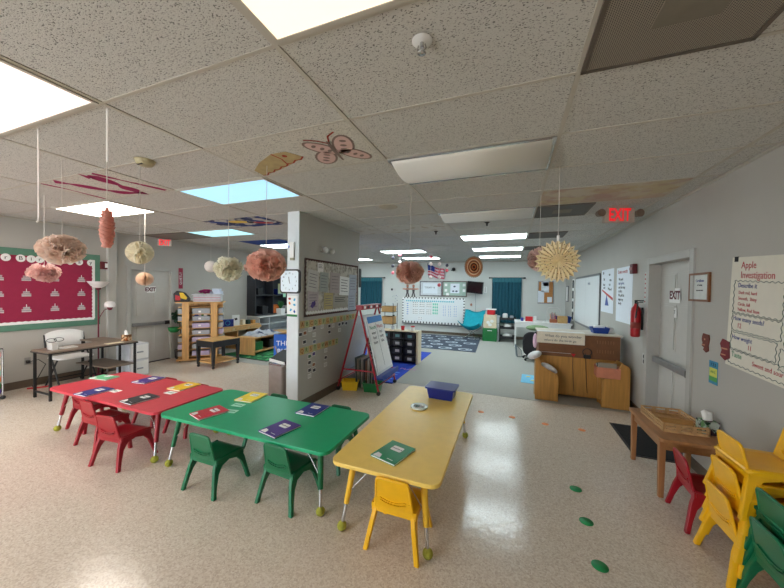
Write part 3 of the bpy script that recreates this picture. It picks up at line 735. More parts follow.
honeycomb(.102, .92, 60, None, .9, 9).build('honeycomb_sheets', TS('peach_honeycomb', (255, 236, 218), tl=.45), t, rec=False); string(t, .1, h, .005)
# twisted stack of pink paper
t, h = hang('paper_spiral', 'twisted pink paper column hanging before the warm light', 'paper decoration', 107, 108, 222)
g = MB(); rnd = random.Random(2)
for k in range(11):
    zc = .055-k*.0185; n = 12; r_ = .020+.014*math.sin(PI*(k+1)/12)
    v = []
    for j in range(n):
        a = 2*PI*j/n+k*.5; v += [(r_*.45*math.cos(a), r_*.45*math.sin(a), zc+.012), (r_*(1+.18*(j % 2))*math.cos(a), r_*(1+.18*(j % 2))*math.sin(a), zc+.013*math.sin(3*a+k)), (r_*.7*math.cos(a), r_*.7*math.sin(a), zc-.018)]
    g.add(v, [(3*j+b, 3*((j+1) % n)+b, 3*((j+1) % n)+b+1, 3*j+b+1) for j in range(n) for b in range(2)], 0, True)
g.build('paper_rings', TS('spiral_pink', (242, 188, 172)), t, rec=False)
MB().cyl((0, 0, .05), (0, 0, .085), .010, .009, 12).build('neck', TS('spiral_pink', (242, 188, 172)), t); string(t, .1, h)
MB().box(-.008, .008, -.001, .001, .35, h).build('paper_strip', STRING, t)
# lone plastic strip with hook
t, h = hang('hanging_strip', 'bare white plastic strip with a small hook, leftmost from ceiling', 'ceiling hook', 38, 128, 221)
MB().box(-.006, .006, -.001, .001, .01, h).build('strip', STRING, t)
MB().tube([(0, 0, .02), (.001, 0, .003), (-.012, 0, -.004), (-.024, 0, 0)], .004, 8).build('hook', STRING, t)
# rosettes
def rosette(px, ty, cy, R_, label, rz, star=True):
    t, h = hang('paper_rosette', label, 'paper rosette', px, ty, cy); t.rotation_euler = (0, 0, rz)
    if star:
        g = MB(); n = 24
        for sgn in (1, -1):
            v = [(0, .012*sgn, 0)]
            for k in range(2*n):
                a = PI*k/n; v.append((.55*R_*math.cos(a), (.030 if k % 2 else .006)*sgn, .55*R_*math.sin(a)))
            for k in range(2*n):
                a = PI*k/n; q = R_*(1.02 if k % 2 == 0 else .80); v.append((q*math.cos(a), (.024 if k % 2 else .004)*sgn, q*math.sin(a)))
            N = 2*n
            g.add(v, [(0, 1+k, 1+(k+1) % N) for k in range(N)]+[(1+k, 1+N+k, 1+N+(k+1) % N, 1+(k+1) % N) for k in range(N)], 0)
        d = g
        for q, m_ in ((.35, 13), (.6, 26), (.8, 26)):
            for k in range(m_):
                a = 2*PI*(k+.25)/m_; d.cyl((q*R_*math.cos(a), -.031, q*R_*math.sin(a)), (q*R_*math.cos(a), -.018, q*R_*math.sin(a)), .0032, n=6, mi=1)
        g.build('pleated_star', [TS('straw_paper', (253, 236, 198), tl=.3), mat('brown_dots', (120, 84, 50), .8)], t, rec=False)
        MB().cyl((0, 0, R_*.95), (0, 0, R_*1.2), .011, n=10).build('paper_clasp', PAPER, t)
    else:
        cols = [(70, 34, 22), (206, 120, 70), (96, 48, 30), (222, 170, 120), (150, 78, 48), (230, 196, 158), (196, 120, 80), (178, 150, 120)]
        mats = [mat('ring_%d' % k, c, .85) for k, c in enumerate(cols)]
        g = MB(); n = 28
        for k in range(8):
            r0, r1 = R_*k/8, R_*(k+1)/8; v = []
            for j in range(2*n):
                a = PI*j/n; y = -.012 if j % 2 else -.003; s0 = r0*(1 if j % 2 == 0 else .94); s1 = r1*(1 if j % 2 == 0 else .94)
                v += [(s0*math.cos(a), y, s0*math.sin(a)), (s1*math.cos(a), y, s1*math.sin(a))]
            N = 2*n; g.add(v, [(2*j, 2*j+1, 2*((j+1) % N)+1, 2*((j+1) % N)) for j in range(N)], k)
        g.build('pleated_rings', mats, t, rec=False)
        MB().cyl((0, .0, 0), (0, .004, 0), R_*.93, n=28).build('backing_disc', mats[4], t)
    string(t, R_*.9, h, .0025)
rosette(560, 165, 261, .172, 'straw coloured star rosette with dots nearest the exit sign', R(8))
rosette(474.5, 223, 267, .168, 'brown and orange ringed paper medallion above the television', R(40), False)
# thin strands with small balls near the back
def strand(px, Y, pys, cols, label):
    a = WY(px, pys[0], Y); t = thing('ball_strand', label, 'hanging strand', (a.x, Y, a.z))
    zs = [WY(px, y, Y).z-a.z for y in pys]
    MB().cyl((0, 0, min(zs)-.02), (0, 0, HC-a.z-.004), .003, n=6).build('string', STRING, t)
    for z, c in zip(zs, cols): MB().ball((0, 0, z), .045, 12, 8).build('paper_ball', c, t)
SB = {'k': mat('dark_ball', (50, 46, 60), .7), 'p': mat('pink_ball', (240, 120, 130), .6), 'w': mat('white_ball', (250, 232, 226), .6), 'r': mat('rose_ball', (214, 90, 100), .6)}
strand(393, 8, [258, 266, 273], [SB['k'], SB['k'], SB['p']], 'strand of dark and pink balls left of the fringed pompom')
strand(400, 8.3, [255, 262], [SB['p'], SB['w']], 'short strand of pink and white balls beside the fringed pompom')
strand(431, 8, [257, 264, 277], [SB['p'], SB['w'], SB['w']], 'strand of pink and white balls right of the fringed pompom')
strand(439.5, 7.7, [264, 272, 277, 285], [SB['w'], SB['p'], SB['w'], SB['r']], 'longest strand of pink and white balls in front of the flag')
strand(447, 8.4, [265.5, 270.5], [SB['k'], SB['r']], 'strand with a dark and a rose ball right of the flag')

# ------------------------------------------------------------------ exit signs
def exit_sign(loc, rz, label, w=.28, h=.18, heads=True, lit=1.):
    t = thing('exit_sign', label, 'exit sign', loc, rz)
    BG = mat('exit_housing', (182, 168, 154), .5); RL = mat('exit_letters_lit', (230, 20, 34), .5, emit=.35, var=0)
    MB().box(-w/2-.03, w/2+.03, -.025, .025, -h, 0).build('housing', BG, t, bevel=.006)
    MB().text('EXIT', h*1.12, 0, -h/2-.004, y=-.026, sx=.60, bold=.005).build('exit_letters', RL, t)
    if heads:
        MB().box(-.1, .1, -.03, .03, 0, HC-loc[2]-.004).build('ceiling_mount', BG, t)
        for s_ in (-1, 1):
            x = s_*(w/2+.075); MB().cyl((x, -.05, -.07), (x, .02, -.07), .045, .035, 20).build('emergency_lamp', mat('lamp_head', (112, 92, 76), .5), t)
            MB().cyl((s_*(w/2+.03), 0, -.07), (x, 0, -.07), .012).build('lamp_arm', BG, t)
a = WY(618.5, 207.5, 4.35)
exit_sign((a.x, 4.35, HC-.03), R(18), 'red lit exit sign with two lamp heads below right ceiling')
e_ = WX(165, 238, -6.95)
exit_sign((e_.x, e_.y, 2.66), R(40), 'small red exit sign above the left door', .20, .15, False)

# ------------------------------------------------------------------ wall hung sheets
def wthing(name, label, cat, c, rz, group=None): return thing(name, label, cat, c, rz, group)
def sheet_on(name, label, cat, c, rz, w, h, m, th=.002, part='sheet', tilt=0., group=None):
    t = wthing(name, label, cat, c, rz, group)
    if tilt: t.rotation_euler = (0, tilt, rz)
    MB().box(-w/2, w/2, -th-.001, -.001, -h/2, h/2).build(part, m, t); return t
def onR(px, py): return WX(px, py, XR)
def onL(px, py): return WX(px, py, XL)
def onP(px, py): return WX(px, py, -2.66)
def onB(px, py): return WY(px, py, YB)
HAND = [INK_K, INK_B, INK_R, INK_G]
def lines(t, items, mats=None, th=.003, name='handwritten_line'):
    for (s, size, x, z, mi, *al) in items: MB().text(s, size, x, z, 0, al[0] if al else 'LEFT', y=-th-.0006, sx=.9).build(name, (mats or HAND)[mi], t)
# apple investigation chart (runs out of the picture on the right)
t = sheet_on('paper_chart', 'large white apple investigation chart taped on the right wall', 'chart', (XR, 2.735, 1.505), RW, 1.24, .87, mat('chart_paper', (226, 222, 208), .85, var=.02), part='chart_sheet', tilt=R(3.2))
w0 = -.58
lines(t, [('Apple', .075, w0+.07, .37, 2), ('Investigation', .075, w0+.07, .295, 2), ('Describe it', .05, w0+.05, .215, 1), ('Dark red, hard', .036, w0+.06, .16, 2), ('Smooth,  Shiny', .036, w0+.06, .115, 2),
          ('Circle, full', .036, w0+.06, .07, 2), ('Yellow, Red Stem', .036, w0+.06, .028, 2), ('How many seeds?', .05, w0+.02, -.045, 1), ('12', .055, w0+.07, -.10, 2),
          ('How weight', .05, w0+.02, -.195, 1), ('11', .05, w0+.2, -.25, 2), ('Taste', .058, w0+.03, -.335, 3), ('Sweet and sour', .05, w0+.26, -.355, 2),
          ('My apple is', .055, w0+.56, .20, 1), ('Red', .05, w0+.7, .13, 2), ('How big', .05, w0+.56, .0, 1), ('5', .06, w0+.6, -.05, 2), ('inches', .04, w0+.6, -.11, 2), ('Sink or', .055, w0+.54, -.23, 3), ('Float', .055, w0+.54, -.29, 3)])
g = MB()
def wavy(x0, z0, x1, z1, amp=.006, fq=60, wd=.002, mi=0):
    n = max(4, int(math.hypot(x1-x0, z1-z0)*110)); P = []
    for k in range(n+1):
        u = k/n; L_ = math.hypot(x1-x0, z1-z0); s_ = amp*math.sin(u*L_*fq*2); P.append(Vector((x0+(x1-x0)*u-(z1-z0)/L_*s_, -.0045, z0+(z1-z0)*u+(x1-x0)/L_*s_)))
    g.tube(P, wd, 4, mi, False)
for bx in ((w0+.01, .25, w0+.5, .0), (w0+.01, -.01, w0+.5, -.14), (w0+.01, -.155, w0+.47, -.29), (w0+.53, .25, 1.1+w0, .06), (w0+.53, .05, 1.1+w0, -.17), (w0+.5, -.19, 1.1+w0, -.33), (w0+.0, -.30, 1.14+w0, -.41)):
    x0, z0, x1, z1 = bx
    for a in ((x0, z0, x1, z0), (x1, z0, x1, z1), (x0, z1, x1, z1), (x0, z0, x0, z1)): wavy(*a, mi=0)
g.build('wavy_borders', [mat('dark_green_ink', (40, 80, 76), .8, var=0)], t)
MB().prism(ell(w0+.80, .34, .07, .07, 0, 20, .04), -.005, -.0032, 'y').build('apple_drawing', REDP, t)
MB().box(w0-.01, w0+.03, -.006, -.001, .40, .44).build('tape_corner', INK_K, t)
# other wall charts near the whiteboard
t = sheet_on('paper_chart', 'white chart with red and blue lever drawing beside whiteboard', 'chart', (XR, 6.82, 1.70), RW, .78, .80, mat('cool_paper', (226, 232, 240), .8, var=.02), part='chart_sheet')
MB().prism([(-.32, .03), (-.32, -.0), (.36, -.17), (.36, -.12)], -.005, -.003, 'y').build('red_beam', REDP, t)
MB().prism([(-.02, -.07), (-.12, -.27), (.12, -.27)], -.005, -.003, 'y').build('blue_triangle', BLUEP, t)
g = MB()
for k, (x, z) in enumerate([(-.2, .22), (-.2, .12), (.14, .3), (.2, .2), (.16, .12), (-.18, .06), (.2, .03), (.1, .05)]): g.text(['fish', 'boat', 'sun', 'map', 'cup', 'rock', 'wood', 'bag'][k], .07, x, z, 0, y=-.004)
g.text('Lift', .07, -.26, .34, 0, y=-.004); g.build('word_pictures', [INK_K], t)
t = sheet_on('paper_chart', 'tall white handwritten chart right of the lever chart', 'chart', (XR, 5.9, 1.64), RW, .74, .88, mat('cool_paper', (226, 232, 240), .8), part='chart_sheet')
lines(t, [('Science words', .085, -.3, .37, 2), ('We push', .065, -.26, .25, 0), ('the big box', .065, -.26, .185, 1), ('and the ramp', .065, -.26, .12, 0), ('to lift it', .065, -.26, .055, 0), ('We pull the', .065, -.26, -.01, 0), ('wagon up', .065, -.26, -.075, 0), ('slowly', .065, -.26, -.14, 0)])
# whiteboard on right wall
t = thing('whiteboard', 'large framed whiteboard on the right wall', 'whiteboard', (XR, 8.5, 1.45), RW)
MB().box(-1.2, 1.2, -.012, -.001, -.56, .56).build('board_panel', mat('white_board', (232, 236, 238), .25, var=.01), t)
MB().prism(rrect(2.5, 1.22, .08), -.02, -.001, 'y').build('board_frame', mat('grey_frame', (110, 112, 116), .4, .4), t)
t.children[1].location.y = .0
MB().box(-1.2, 1.2, -.024, -.02, -.56, .56).box(-.004, .004, -.0245, -.024, -.56, .56, 1).build('writing_surface', [mat('white_board', (232, 236, 238), .25), mat('seam_grey', (170, 176, 176), .5)], t)
MB().text('notes', .1, .35, .42, y=-.025).build('board_writing', mat('marker_grey', (110, 120, 140), .8), t)
# framed certificate, heads, colour card, alarm bits
t = thing('framed_certificate', 'wood framed certificate right of the right door', 'picture frame', (XR, 3.775, 1.74), RW)
g = MB().box(-.165, .165, -.022, -.001, -.135, -.115).box(-.165, .165, -.022, -.001, .115, .135).box(-.165, -.145, -.022, -.001, -.115, .115).box(.145, .165, -.022, -.001, -.115, .115); g.build('frame', mat('brown_frame', (124, 76, 40), .45), t, bevel=.002)
MB().box(-.145, .145, -.008, -.001, -.115, .115).build('certificate', mat('certificate_paper', (214, 218, 214), .5), t)
lines(t, [('Certificate', .035, 0, .06, 1, 'CENTER'), ('of training', .022, 0, .02, 0, 'CENTER'), ('signed and dated', .018, 0, -.03, 0, 'CENTER')], th=.008)
HB, DR = mat('brown_card', (112, 48, 32), .6, var=.25, scale=30), mat('dark_red_card', (120, 24, 34), .6, var=.2)
t = wthing('wall_cutout', 'brown animal head cutout below the wood framed certificate', 'paper cutout', (XR, 3.66, 1.235), RW)
MB().prism([(-.055, .05), (-.04, .08), (.05, .075), (.06, .04), (.045, -.02), (.05, -.07), (.01, -.09), (-.035, -.07), (-.02, -.05), (-.06, -.035), (-.045, -.01), (-.06, .02)], -.006, -.001, 'y').build('cutout_sheet', HB, t)
MB().box(-.05, -.005, -.0075, -.006, -.03, -.02).box(-.02, .0, -.0075, -.006, .02, .035).build('cutout_features', mat('tan_card', (190, 130, 100), .7), t)
t = wthing('wall_cutout', 'dark red cutout partly behind the apple chart corner', 'paper cutout', (XR, 3.39, 1.22), RW)
MB().prism([(-.06, .04), (-.03, .085), (.06, .07), (.07, -.06), (.01, -.09), (-.055, -.06), (-.035, -.01)], -.006, -.001, 'y').build('cutout_sheet', DR, t)
MB().box(-.04, .04, -.0075, -.006, .0, .012).box(-.04, .02, -.0075, -.006, -.05, -.04).build('cutout_features', mat('tan_card', (190, 130, 100), .7), t)
t = sheet_on('wall_card', 'blue, yellow and green card low beside the right door', 'card', (XR, 3.535, .99), RW, .125, .2, mat('card_blue', (60, 140, 176), .6), part='card_sheet')
MB().box(-.055, .055, -.0042, -.003, -.035, .04).build('yellow_panel', mat('card_yellow', (206, 208, 90), .6), t); MB().box(-.055, .055, -.0042, -.003, -.075, -.035).build('green_panel', mat('card_green', (80, 160, 80), .6), t)
lines(t, [('1 2 3', .04, 0, .068, 0, 'CENTER'), ('A B C', .03, 0, .005, 3, 'CENTER')], th=.0042)
# things around the doors
def door_sign(c, rz, label, w, h, fs):
    t = sheet_on('exit_placard', label, 'sign', c, rz, w, h, PAPER, part='placard')
    MB().text('EXIT', fs, 0, 0, y=-.0035, sx=.9, bold=.005).build('exit_letters', mat('maroon_print', (92, 22, 40), .7), t)
door_sign((XR+.10, 4.52, 1.652), RW, 'white placard with dark EXIT letters on the right door', .25, .17, .13)
t = sheet_on('small_notice', 'small white notice with a number on the right door', 'notice', (XR+.10, 4.51, 1.456), RW, .09, .12, PAPER, part='notice_sheet'); lines(t, [('7', .07, 0, 0, 0, 'CENTER')], th=.003)
door_sign((XL-.041, 4.41, 1.575), LW, 'white placard with dark EXIT letters on the left door', .21, .14, .115)
t = sheet_on('wall_strip', 'narrow red vertical sign right of the left door', 'sign', (XL, 5.04, 1.84), LW, .10, .48, mat('maroon_sign', (150, 24, 60), .6), part='strip')
g = MB(); g.text('QUIETLY', .075, 0, 0, y=-.0035, ang=PI/2); g.build('vertical_letters', PAPER, t)
t = thing('fire_alarm', 'dark red fire alarm box left of the left door', 'fire alarm', (XL+.0, 3.56, 2.03), LW)
MB().box(-.06, .06, -.05, -.001, -.07, .07).build('alarm_body', mat('alarm_maroon', (96, 18, 30), .45), t, bevel=.006); MB().box(-.0, .045, -.055, -.05, -.04, .04).build('strobe_lens', WHITE, t)
t = thing('fire_alarm', 'red wall strobe above the fire extinguisher', 'fire alarm', (XR, 5.42, 2.02), RW)
MB().box(-.06, .06, -.06, -.001, -.07, .07).build('alarm_body', mat('alarm_maroon', (96, 18, 30), .45), t, bevel=.008); MB().box(-.05, .05, -.066, -.06, -.02, .02).build('strobe_lens', mat('strobe_red', (150, 60, 60), .3), t)
t = sheet_on('wall_strip', 'narrow strip of red dots beside the right door frame', 'sign', (XR, 5.06, 1.74), RW, .05, .42, GREYP, part='strip')
g = MB()
for k in range(7): g.cyl((0, -.006, .18-k*.06), (0, -.003, .18-k*.06), .012, n=10)
g.build('red_dots', INK_R, t)
t = sheet_on('wall_sticker', 'small black and white sticker left of the right door', 'sticker', (XR, 5.04, .80), RW, .1, .15, GREYP, part='sticker_sheet')
MB().prism(ell(0, .03, .028, .028, 0, 12), -.004, -.003, 'y').prism(ell(0, -.035, .028, .028, 0, 12), -.004, -.003, 'y').build('sticker_marks', INK_K, t)
# fire extinguisher
t = thing('fire_extinguisher', 'red fire extinguisher hung on the right wall', 'fire extinguisher', (XR-.09, 5.09, 1.08)); t.scale = (.85, .85, 1)
MB().lathe([(0, 0), (.05, 0), (.064, .015), (.066, .03), (.066, .34), (.058, .39), (.03, .425), (.022, .45), (0, .45)], n=24).build('tank', mat('extinguisher_red', (176, 16, 24), .3), t)
MB().lathe([(.0665, .12), (.067, .12), (.067, .20), (.0665, .20)], n=24).build('tank_label', mat('extinguisher_label', (150, 60, 50), .6), t)
MB().cyl((0, 0, .44), (0, 0, .49), .02).box(-.02, .10, -.012, .012, .485, .497).box(-.02, .09, -.012, .012, .465, .472).build('valve_handle', BLKP, t)
MB().tube([(0, -.02, .47), (0, -.08, .46), (-.02, -.11, .38), (-.03, -.10, .26)], .01, 8).build('hose', BLKP, t)
MB().box(.064, .09, -.03, .03, .1, .4).build('wall_bracket', BLKP, t)
# narrow black and white picture strip and small boards in back right corner
t = thing('picture_strip', 'vertical strip of black framed pictures left of the whiteboard', 'picture strip', (XR, 10.15, 1.44), RW)
MB().box(-.14, .14, -.01, -.001, -.6, .6).build('strip_backing', PAPER, t)
for k in range(4): MB().box(-.1, .1, -.014, -.01, .34-k*.3, .56-k*.3).build('picture', INK_K, t)
t = thing('small_mirror', 'narrow framed notice on the right wall near back corner', 'notice frame', (XR, 11.1, 1.6), RW)
MB().box(-.16, .16, -.02, -.001, -.25, .25).build('frame', mat('grey_frame', (110, 112, 116), .4), t); MB().box(-.13, .13, -.024, -.02, -.22, .22).build('notice_sheet', PAPER, t)

# ------------------------------------------------------------------ bulletin board on the left wall
y0, y1, z0, z1 = 1.2, 3.43, 1.0, 2.14
t = thing('bulletin_board', 'large crimson birthday bulletin board with green border', 'bulletin board', (XL, (y0+y1)/2, (z0+z1)/2), LW)
W_, H_ = (y1-y0)/2, (z1-z0)/2
MB().box(-W_, W_, -.012, -.001, -H_, H_).build('board_panel', CRIM, t)
g = MB()
for a in ((-W_-.07, W_+.07, H_-.03, H_+.08), (-W_-.07, W_+.07, -H_-.08, -H_+.03), (-W_-.07, -W_+.03, -H_+.03, H_-.03), (W_-.03, W_+.07, -H_+.03, H_-.03)): g.box(a[0], a[1], -.018, -.001, a[2], a[3])
g.build('green_border', GRNF, t, bevel=.002)
g = MB()
for zc, s_ in ((-H_+.035, 1),):
    n = 60; g.prism([(-W_+.02+2*(W_-.02)*k/n, zc+(.022 if k % 2 else .03)) for k in range(n+1)]+[(W_-.02, zc-.018), (-W_+.02, zc-.018)], -.021, -.018, 'y')
n = 34; g.prism([(W_-.045+(.0 if k % 2 else -.01), -H_+.04+2*(H_-.03)*k/n) for k in range(n+1)]+[(W_-.01, H_-.02), (W_-.01, -H_+.04)], -.0215, -.0185, 'y')
g.build('scalloped_trim', PAPER, t)
cyy = (y0+y1)/2
ys = [WX(px, 256, XL).y for px in (5, 20, 30.5, 39)]
letters = [('r', ys[0]), ('B', ys[1]), ('i', ys[2]), ('r', ys[3])]+[(c, ys[3]+(k+1)*.125) for k, c in enumerate('thda')]+[('y', WX(90, 260, XL).y)]
letters = [('O', ys[0]-.25), ('u', ys[0]-.125)]+letters
for c, yy in letters:
    d = MB().prism(ell(yy-cyy, H_-.075, .052, .058, 0, 20), -.024, -.019, 'y').build('letter_disc', PAPER, t)
    MB().text(c, .085, yy-cyy, H_-.075, y=-.0245).build('letter', INK_K, d)
    d['label'] = 'round white disc with the letter '+c
n_ = 0
colpos = [WX(px, 290, XL).y for px in (-2, 26, 54.5, 81)]
for ci, yy in enumerate(colpos):
    for ri, zz in enumerate((1.74, 1.49, 1.24)):
        lb = 'paper birthday cake, %s row, %s column of the crimson board' % (('top', 'middle', 'bottom')[ri], ('leftmost', 'second', 'third', 'rightmost')[ci])
        k = thing('paper_cake', lb, 'paper cake', (XL+.013, yy, zz+.02), LW, 'paper birthday cakes'); k.scale = (.62, 1, .9)
        g = MB().prism([(-.085, -.055), (.085, -.055), (.085, -.005), (-.085, -.005)], -.003, 0, 'y').prism([(-.06, -.001), (.06, -.001), (.06, .035), (-.06, .035)], -.003, 0, 'y', 0); g.build('cake_tiers', mat('cake_%d' % (ci % 2), (196, 186, 190) if ci != 2 else (178, 176, 206), .85), k)
        MB().box(-.085, .085, -.0045, -.003, -.03, -.022).box(-.06, .06, -.0045, -.003, .012, .02).build('icing_band', mat('icing_grey', (120, 100, 100), .8), k)
        MB().box(-.006, .006, -.003, 0, .035, .065).prism(ell(0, .072, .007, .011, 0, 8), -.003, 0, 'y').build('candle', PAPER, k)

# ------------------------------------------------------------------ desk area at left
t = thing('desk', 'long narrow desk with grey wood top and black legs at the left wall', 'desk', (0, 0, 0))
zt = .70
g = MB().prism([(-6.53, 2.34), (-6.05, 2.34), (-6.05, 3.46), (-6.53, 3.46)], zt-.02, zt, 'z').prism([(-7.05, 3.12), (-6.53, 3.12), (-6.53, 3.46), (-7.05, 3.46)], zt-.02, zt, 'z'); g.build('desktop', GREYWOOD, t, bevel=.002)
for x, y in ((-6.50, 2.37), (-6.08, 2.37), (-6.08, 3.43), (-6.50, 3.43), (-7.02, 3.15), (-7.02, 3.43), (-6.50, 3.02)):
    MB().box(x-.014, x+.014, y-.014, y+.014, 0, zt-.02).build('leg', BLACK, t)
g = MB().box(-6.5, -6.08, 2.36, 2.38, .08, .10); g.build('foot_rail', BLACK, t)
MB().box(-6.5, -6.08, 3.42, 3.44, .08, .10).build('foot_rail', BLACK, t)
MB().box(-6.06, -6.04, 2.34, 3.46, zt-.035, zt-.018).box(-6.53, -6.05, 2.335, 2.345, zt-.035, zt-.018).build('edge_rail', BLACK, t)
MB().box(-6.98, -6.1, 3.04, 3.44, .30, .318).build('lower_shelf', GREYWOOD, t)
t = thing('folding_chair', 'white folding chair with black legs behind the narrow desk', 'chair', (-6.86, 2.93, 0), R(-90)); t.scale = (1.05, 1, 1.04)
# backrest: moulded panel, chair faces +X
g = MB(); n = 12; v = []; f = []
for lay in (0, .018):
    for k in range(n+1):
        u = 2*k/n-1; x = .23*u; yb = -.19-.03*(1-u*u)*1+lay*0
        top = .86-.05*abs(u)**3; v += [(x, yb+lay, .60), (x, yb+lay-.02, top)]
m_ = 2*(n+1)
for k in range(n): f += [(2*k, 2*k+2, 2*k+3, 2*k+1), (m_+2*k, m_+2*k+1, m_+2*k+3, m_+2*k+2), (2*k, m_+2*k, m_+2*k+2, 2*k+2), (2*k+1, 2*k+3, m_+2*k+3, m_+2*k+1)]
f += [(0, 1, m_+1, m_), (2*n, m_+2*n, m_+2*n+1, 2*n+1)]
g.add(v, f, 0, True).build('backrest', WHITE, t)
MB().prism(rrect(.44, .40, .06), .43, .455, 'z').build('seat', WHITE, t, bevel=.006)
for s_ in (-1, 1):
    MB().tube([(s_*.235, -.21, .80), (s_*.235, -.17, .60), (s_*.225, .0, .42), (s_*.225, .24, .0)], .012, 8).build('front_leg_tube', BLACK, t)
    MB().tube([(s_*.21, .12, .43), (s_*.21, -.23, .0)], .012, 8).build('rear_leg_tube', BLACK, t)
MB().tube([(-.225, .17, .12), (.225, .17, .12)], .009, 8).build('cross_bar', BLACK, t)
MB().tube([(-.21, -.15, .10), (.21, -.15, .10)], .009, 8).build('cross_bar', BLACK, t)
# floor lamp with two shades
t = thing('floor_lamp', 'burgundy pole lamp with two white shades by the bulletin board', 'floor lamp', (-7.08, 3.40, 0))
MB().lathe([(0, 0), (.12, 0), (.12, .015), (.02, .03), (0, .03)]).build('base', BURG, t)
MB().cyl((0, 0, .02), (0, 0, 1.62), .011).build('pole', BURG, t)
MB().lathe([(.012, 1.60), (.05, 1.61), (.10, 1.64), (.155, 1.72), (.158, 1.725), (.15, 1.72), (.09, 1.655), (.0, 1.62)]).build('bowl_shade', mat('frosted_white', (226, 220, 218), .5), t)
MB().lathe([(0, 1.56), (.03, 1.57), (.04, 1.61), (0, 1.61)]).build('shade_holder', BURG, t)
MB().tube([(0, 0, 1.02), (.03, .03, 1.12), (.06, .06, 1.2), (.085, .10, 1.22), (.09, .12, 1.20)], .007, 8).build('reading_arm', BURG, t)
MB().lathe([(.075, 1.25), (.08, 1.30), (.07, 1.34), (.03, 1.36), (0, 1.36)], (.09, .13, 0)).build('reading_shade', mat('frosted_white', (226, 220, 218), .5), t)
MB().lathe([(0, 1.19), (.03, 1.2), (.045, 1.25), (0, 1.25)], (.09, .13, 0)).build('reading_holder', BURG, t)
t = thing('pencil_tray', 'white desk caddy with papers at the near end of the desk', 'desk caddy', (-6.3, 2.58, zt))
g = MB().box(-.07, .07, -.13, -.07, 0, .10).box(-.07, .07, -.06, .0, 0, .03).box(-.07, .07, 0, .16, 0, .015); g.build('caddy', mat('pale_caddy', (206, 204, 200), .6), t)
t = thing('eyeglasses', 'black wire glasses standing on the white desk caddy', 'glasses', (-6.3, 2.50, zt+.105))
MB().tube([(.0+.035*math.cos(a*PI/8), -.03+.04*math.cos(a*PI/8), .03+.028*math.sin(a*PI/8)) for a in range(17)], .004, 6).tube([(.0+.035*math.cos(a*PI/8), .05+.04*math.cos(a*PI/8), .035+.028*math.sin(a*PI/8)) for a in range(17)], .004, 6).tube([(0, -.0, .04), (0, .02, .045)], .004, 6).build('wire_frame', BLACK, t)
tissue_box((-6.22, 3.38, zt), R(10), blotch_mat('orange_box', (220, 190, 150), [(190, 110, 50), (120, 80, 50)], 14, .5), 'orange patterned tissue box on the far end of the narrow desk', .85)
o = MB().box(-6.2, -6.08, 3.05, 3.27, zt, zt+.006).build('desk_papers', CREAMP); tag(o, 'cream paper lying on the far end of the narrow desk', 'paper')
# white drawer units beyond the desk
for k, (lb) in enumerate(('lower white plastic drawer box beside the left door', 'upper white plastic drawer box beside the left door')):
    t = thing('drawer_box', lb, 'drawer box', (-6.55, 3.66, .30*k))
    MB().box(-.2, .2, -.16, .16, 0, .295).build('box_shell', mat('pale_plastic', (214, 216, 220), .45), t, bevel=.012)
    MB().box(.2, .212, -.14, .14, .02, .275).build('drawer_front', WHITE, t, bevel=.004).location = (0, 0, 0)
    MB().box(.212, .225, -.05, .05, .13, .155).build('handle', mat('grey_handle', (150, 154, 160), .5), t)
# rolling drawer cart at far left edge
t = thing('rolling_cart', 'chrome rolling drawer cart cut off by the left edge', 'cart', (-6.92, 1.98, 0))
for x, y in ((-.14, -.17), (.14, -.17), (.14, .17), (-.14, .17)):
    MB().tube([(x, y, .06), (x, y, .72)], .009, 8).build('post', CHROME, t); MB().ball((x, y, .03), .03, 10, 8).build('caster', BLKP, t)
cols = [YELP, ORNG, GRNP, PURP, mat('aqua_drawer', (140, 200, 190), .5), mat('pink_drawer', (220, 150, 150), .5), WHITE, WHITE]
zz = .08
for k, c in enumerate([PURP, GRNP, ORNG, mat('aqua_drawer', (140, 200, 190), .5), CREAMP, WHITE, mat('pink_drawer', (220, 150, 150), .5)]):
    MB().box(-.13, .13, -.155, .155, zz, zz+.07).build('drawer', c, t, bevel=.003); zz += .088
MB().tube([(-.14, -.17, .72), (.14, -.17, .73), (.14, .17, .73), (-.14, .17, .72)], .009, 8).build('top_rail', CHROME, t)
# outlet and cord
t = thing('wall_outlet', 'wall outlet with plug beside the rolling cart', 'outlet', (XL, 2.56, .42), LW)
MB().box(-.035, .035, -.006, -.001, -.057, .057).build('plate', mat('outlet_grey', (150, 148, 144), .5), t); MB().box(-.02, .02, -.04, -.006, -.03, .01).build('plug', BLKP, t)
o = MB().tube([(XL+.04, 2.56, .41), (XL+.07, 2.66, .43), (XL+.08, 2.74, .34), (XL+.08, 2.66, .16), (XL+.1, 2.58, .02), (XL+.22, 2.55, .008)], .006, 6).build('power_cord', BLKP); tag(o, 'black power cord looping down from the outlet', 'cord')
o = MB().tube([(XL+.16, 2.50, .012), (XL+.22, 2.56, .012), (XL+.26, 2.62, .012), (XL+.30, 2.72, .012)], .012, 6).build('red_strap', REDP); tag(o, 'short red strap lying on the floor under the white chair', 'strap')

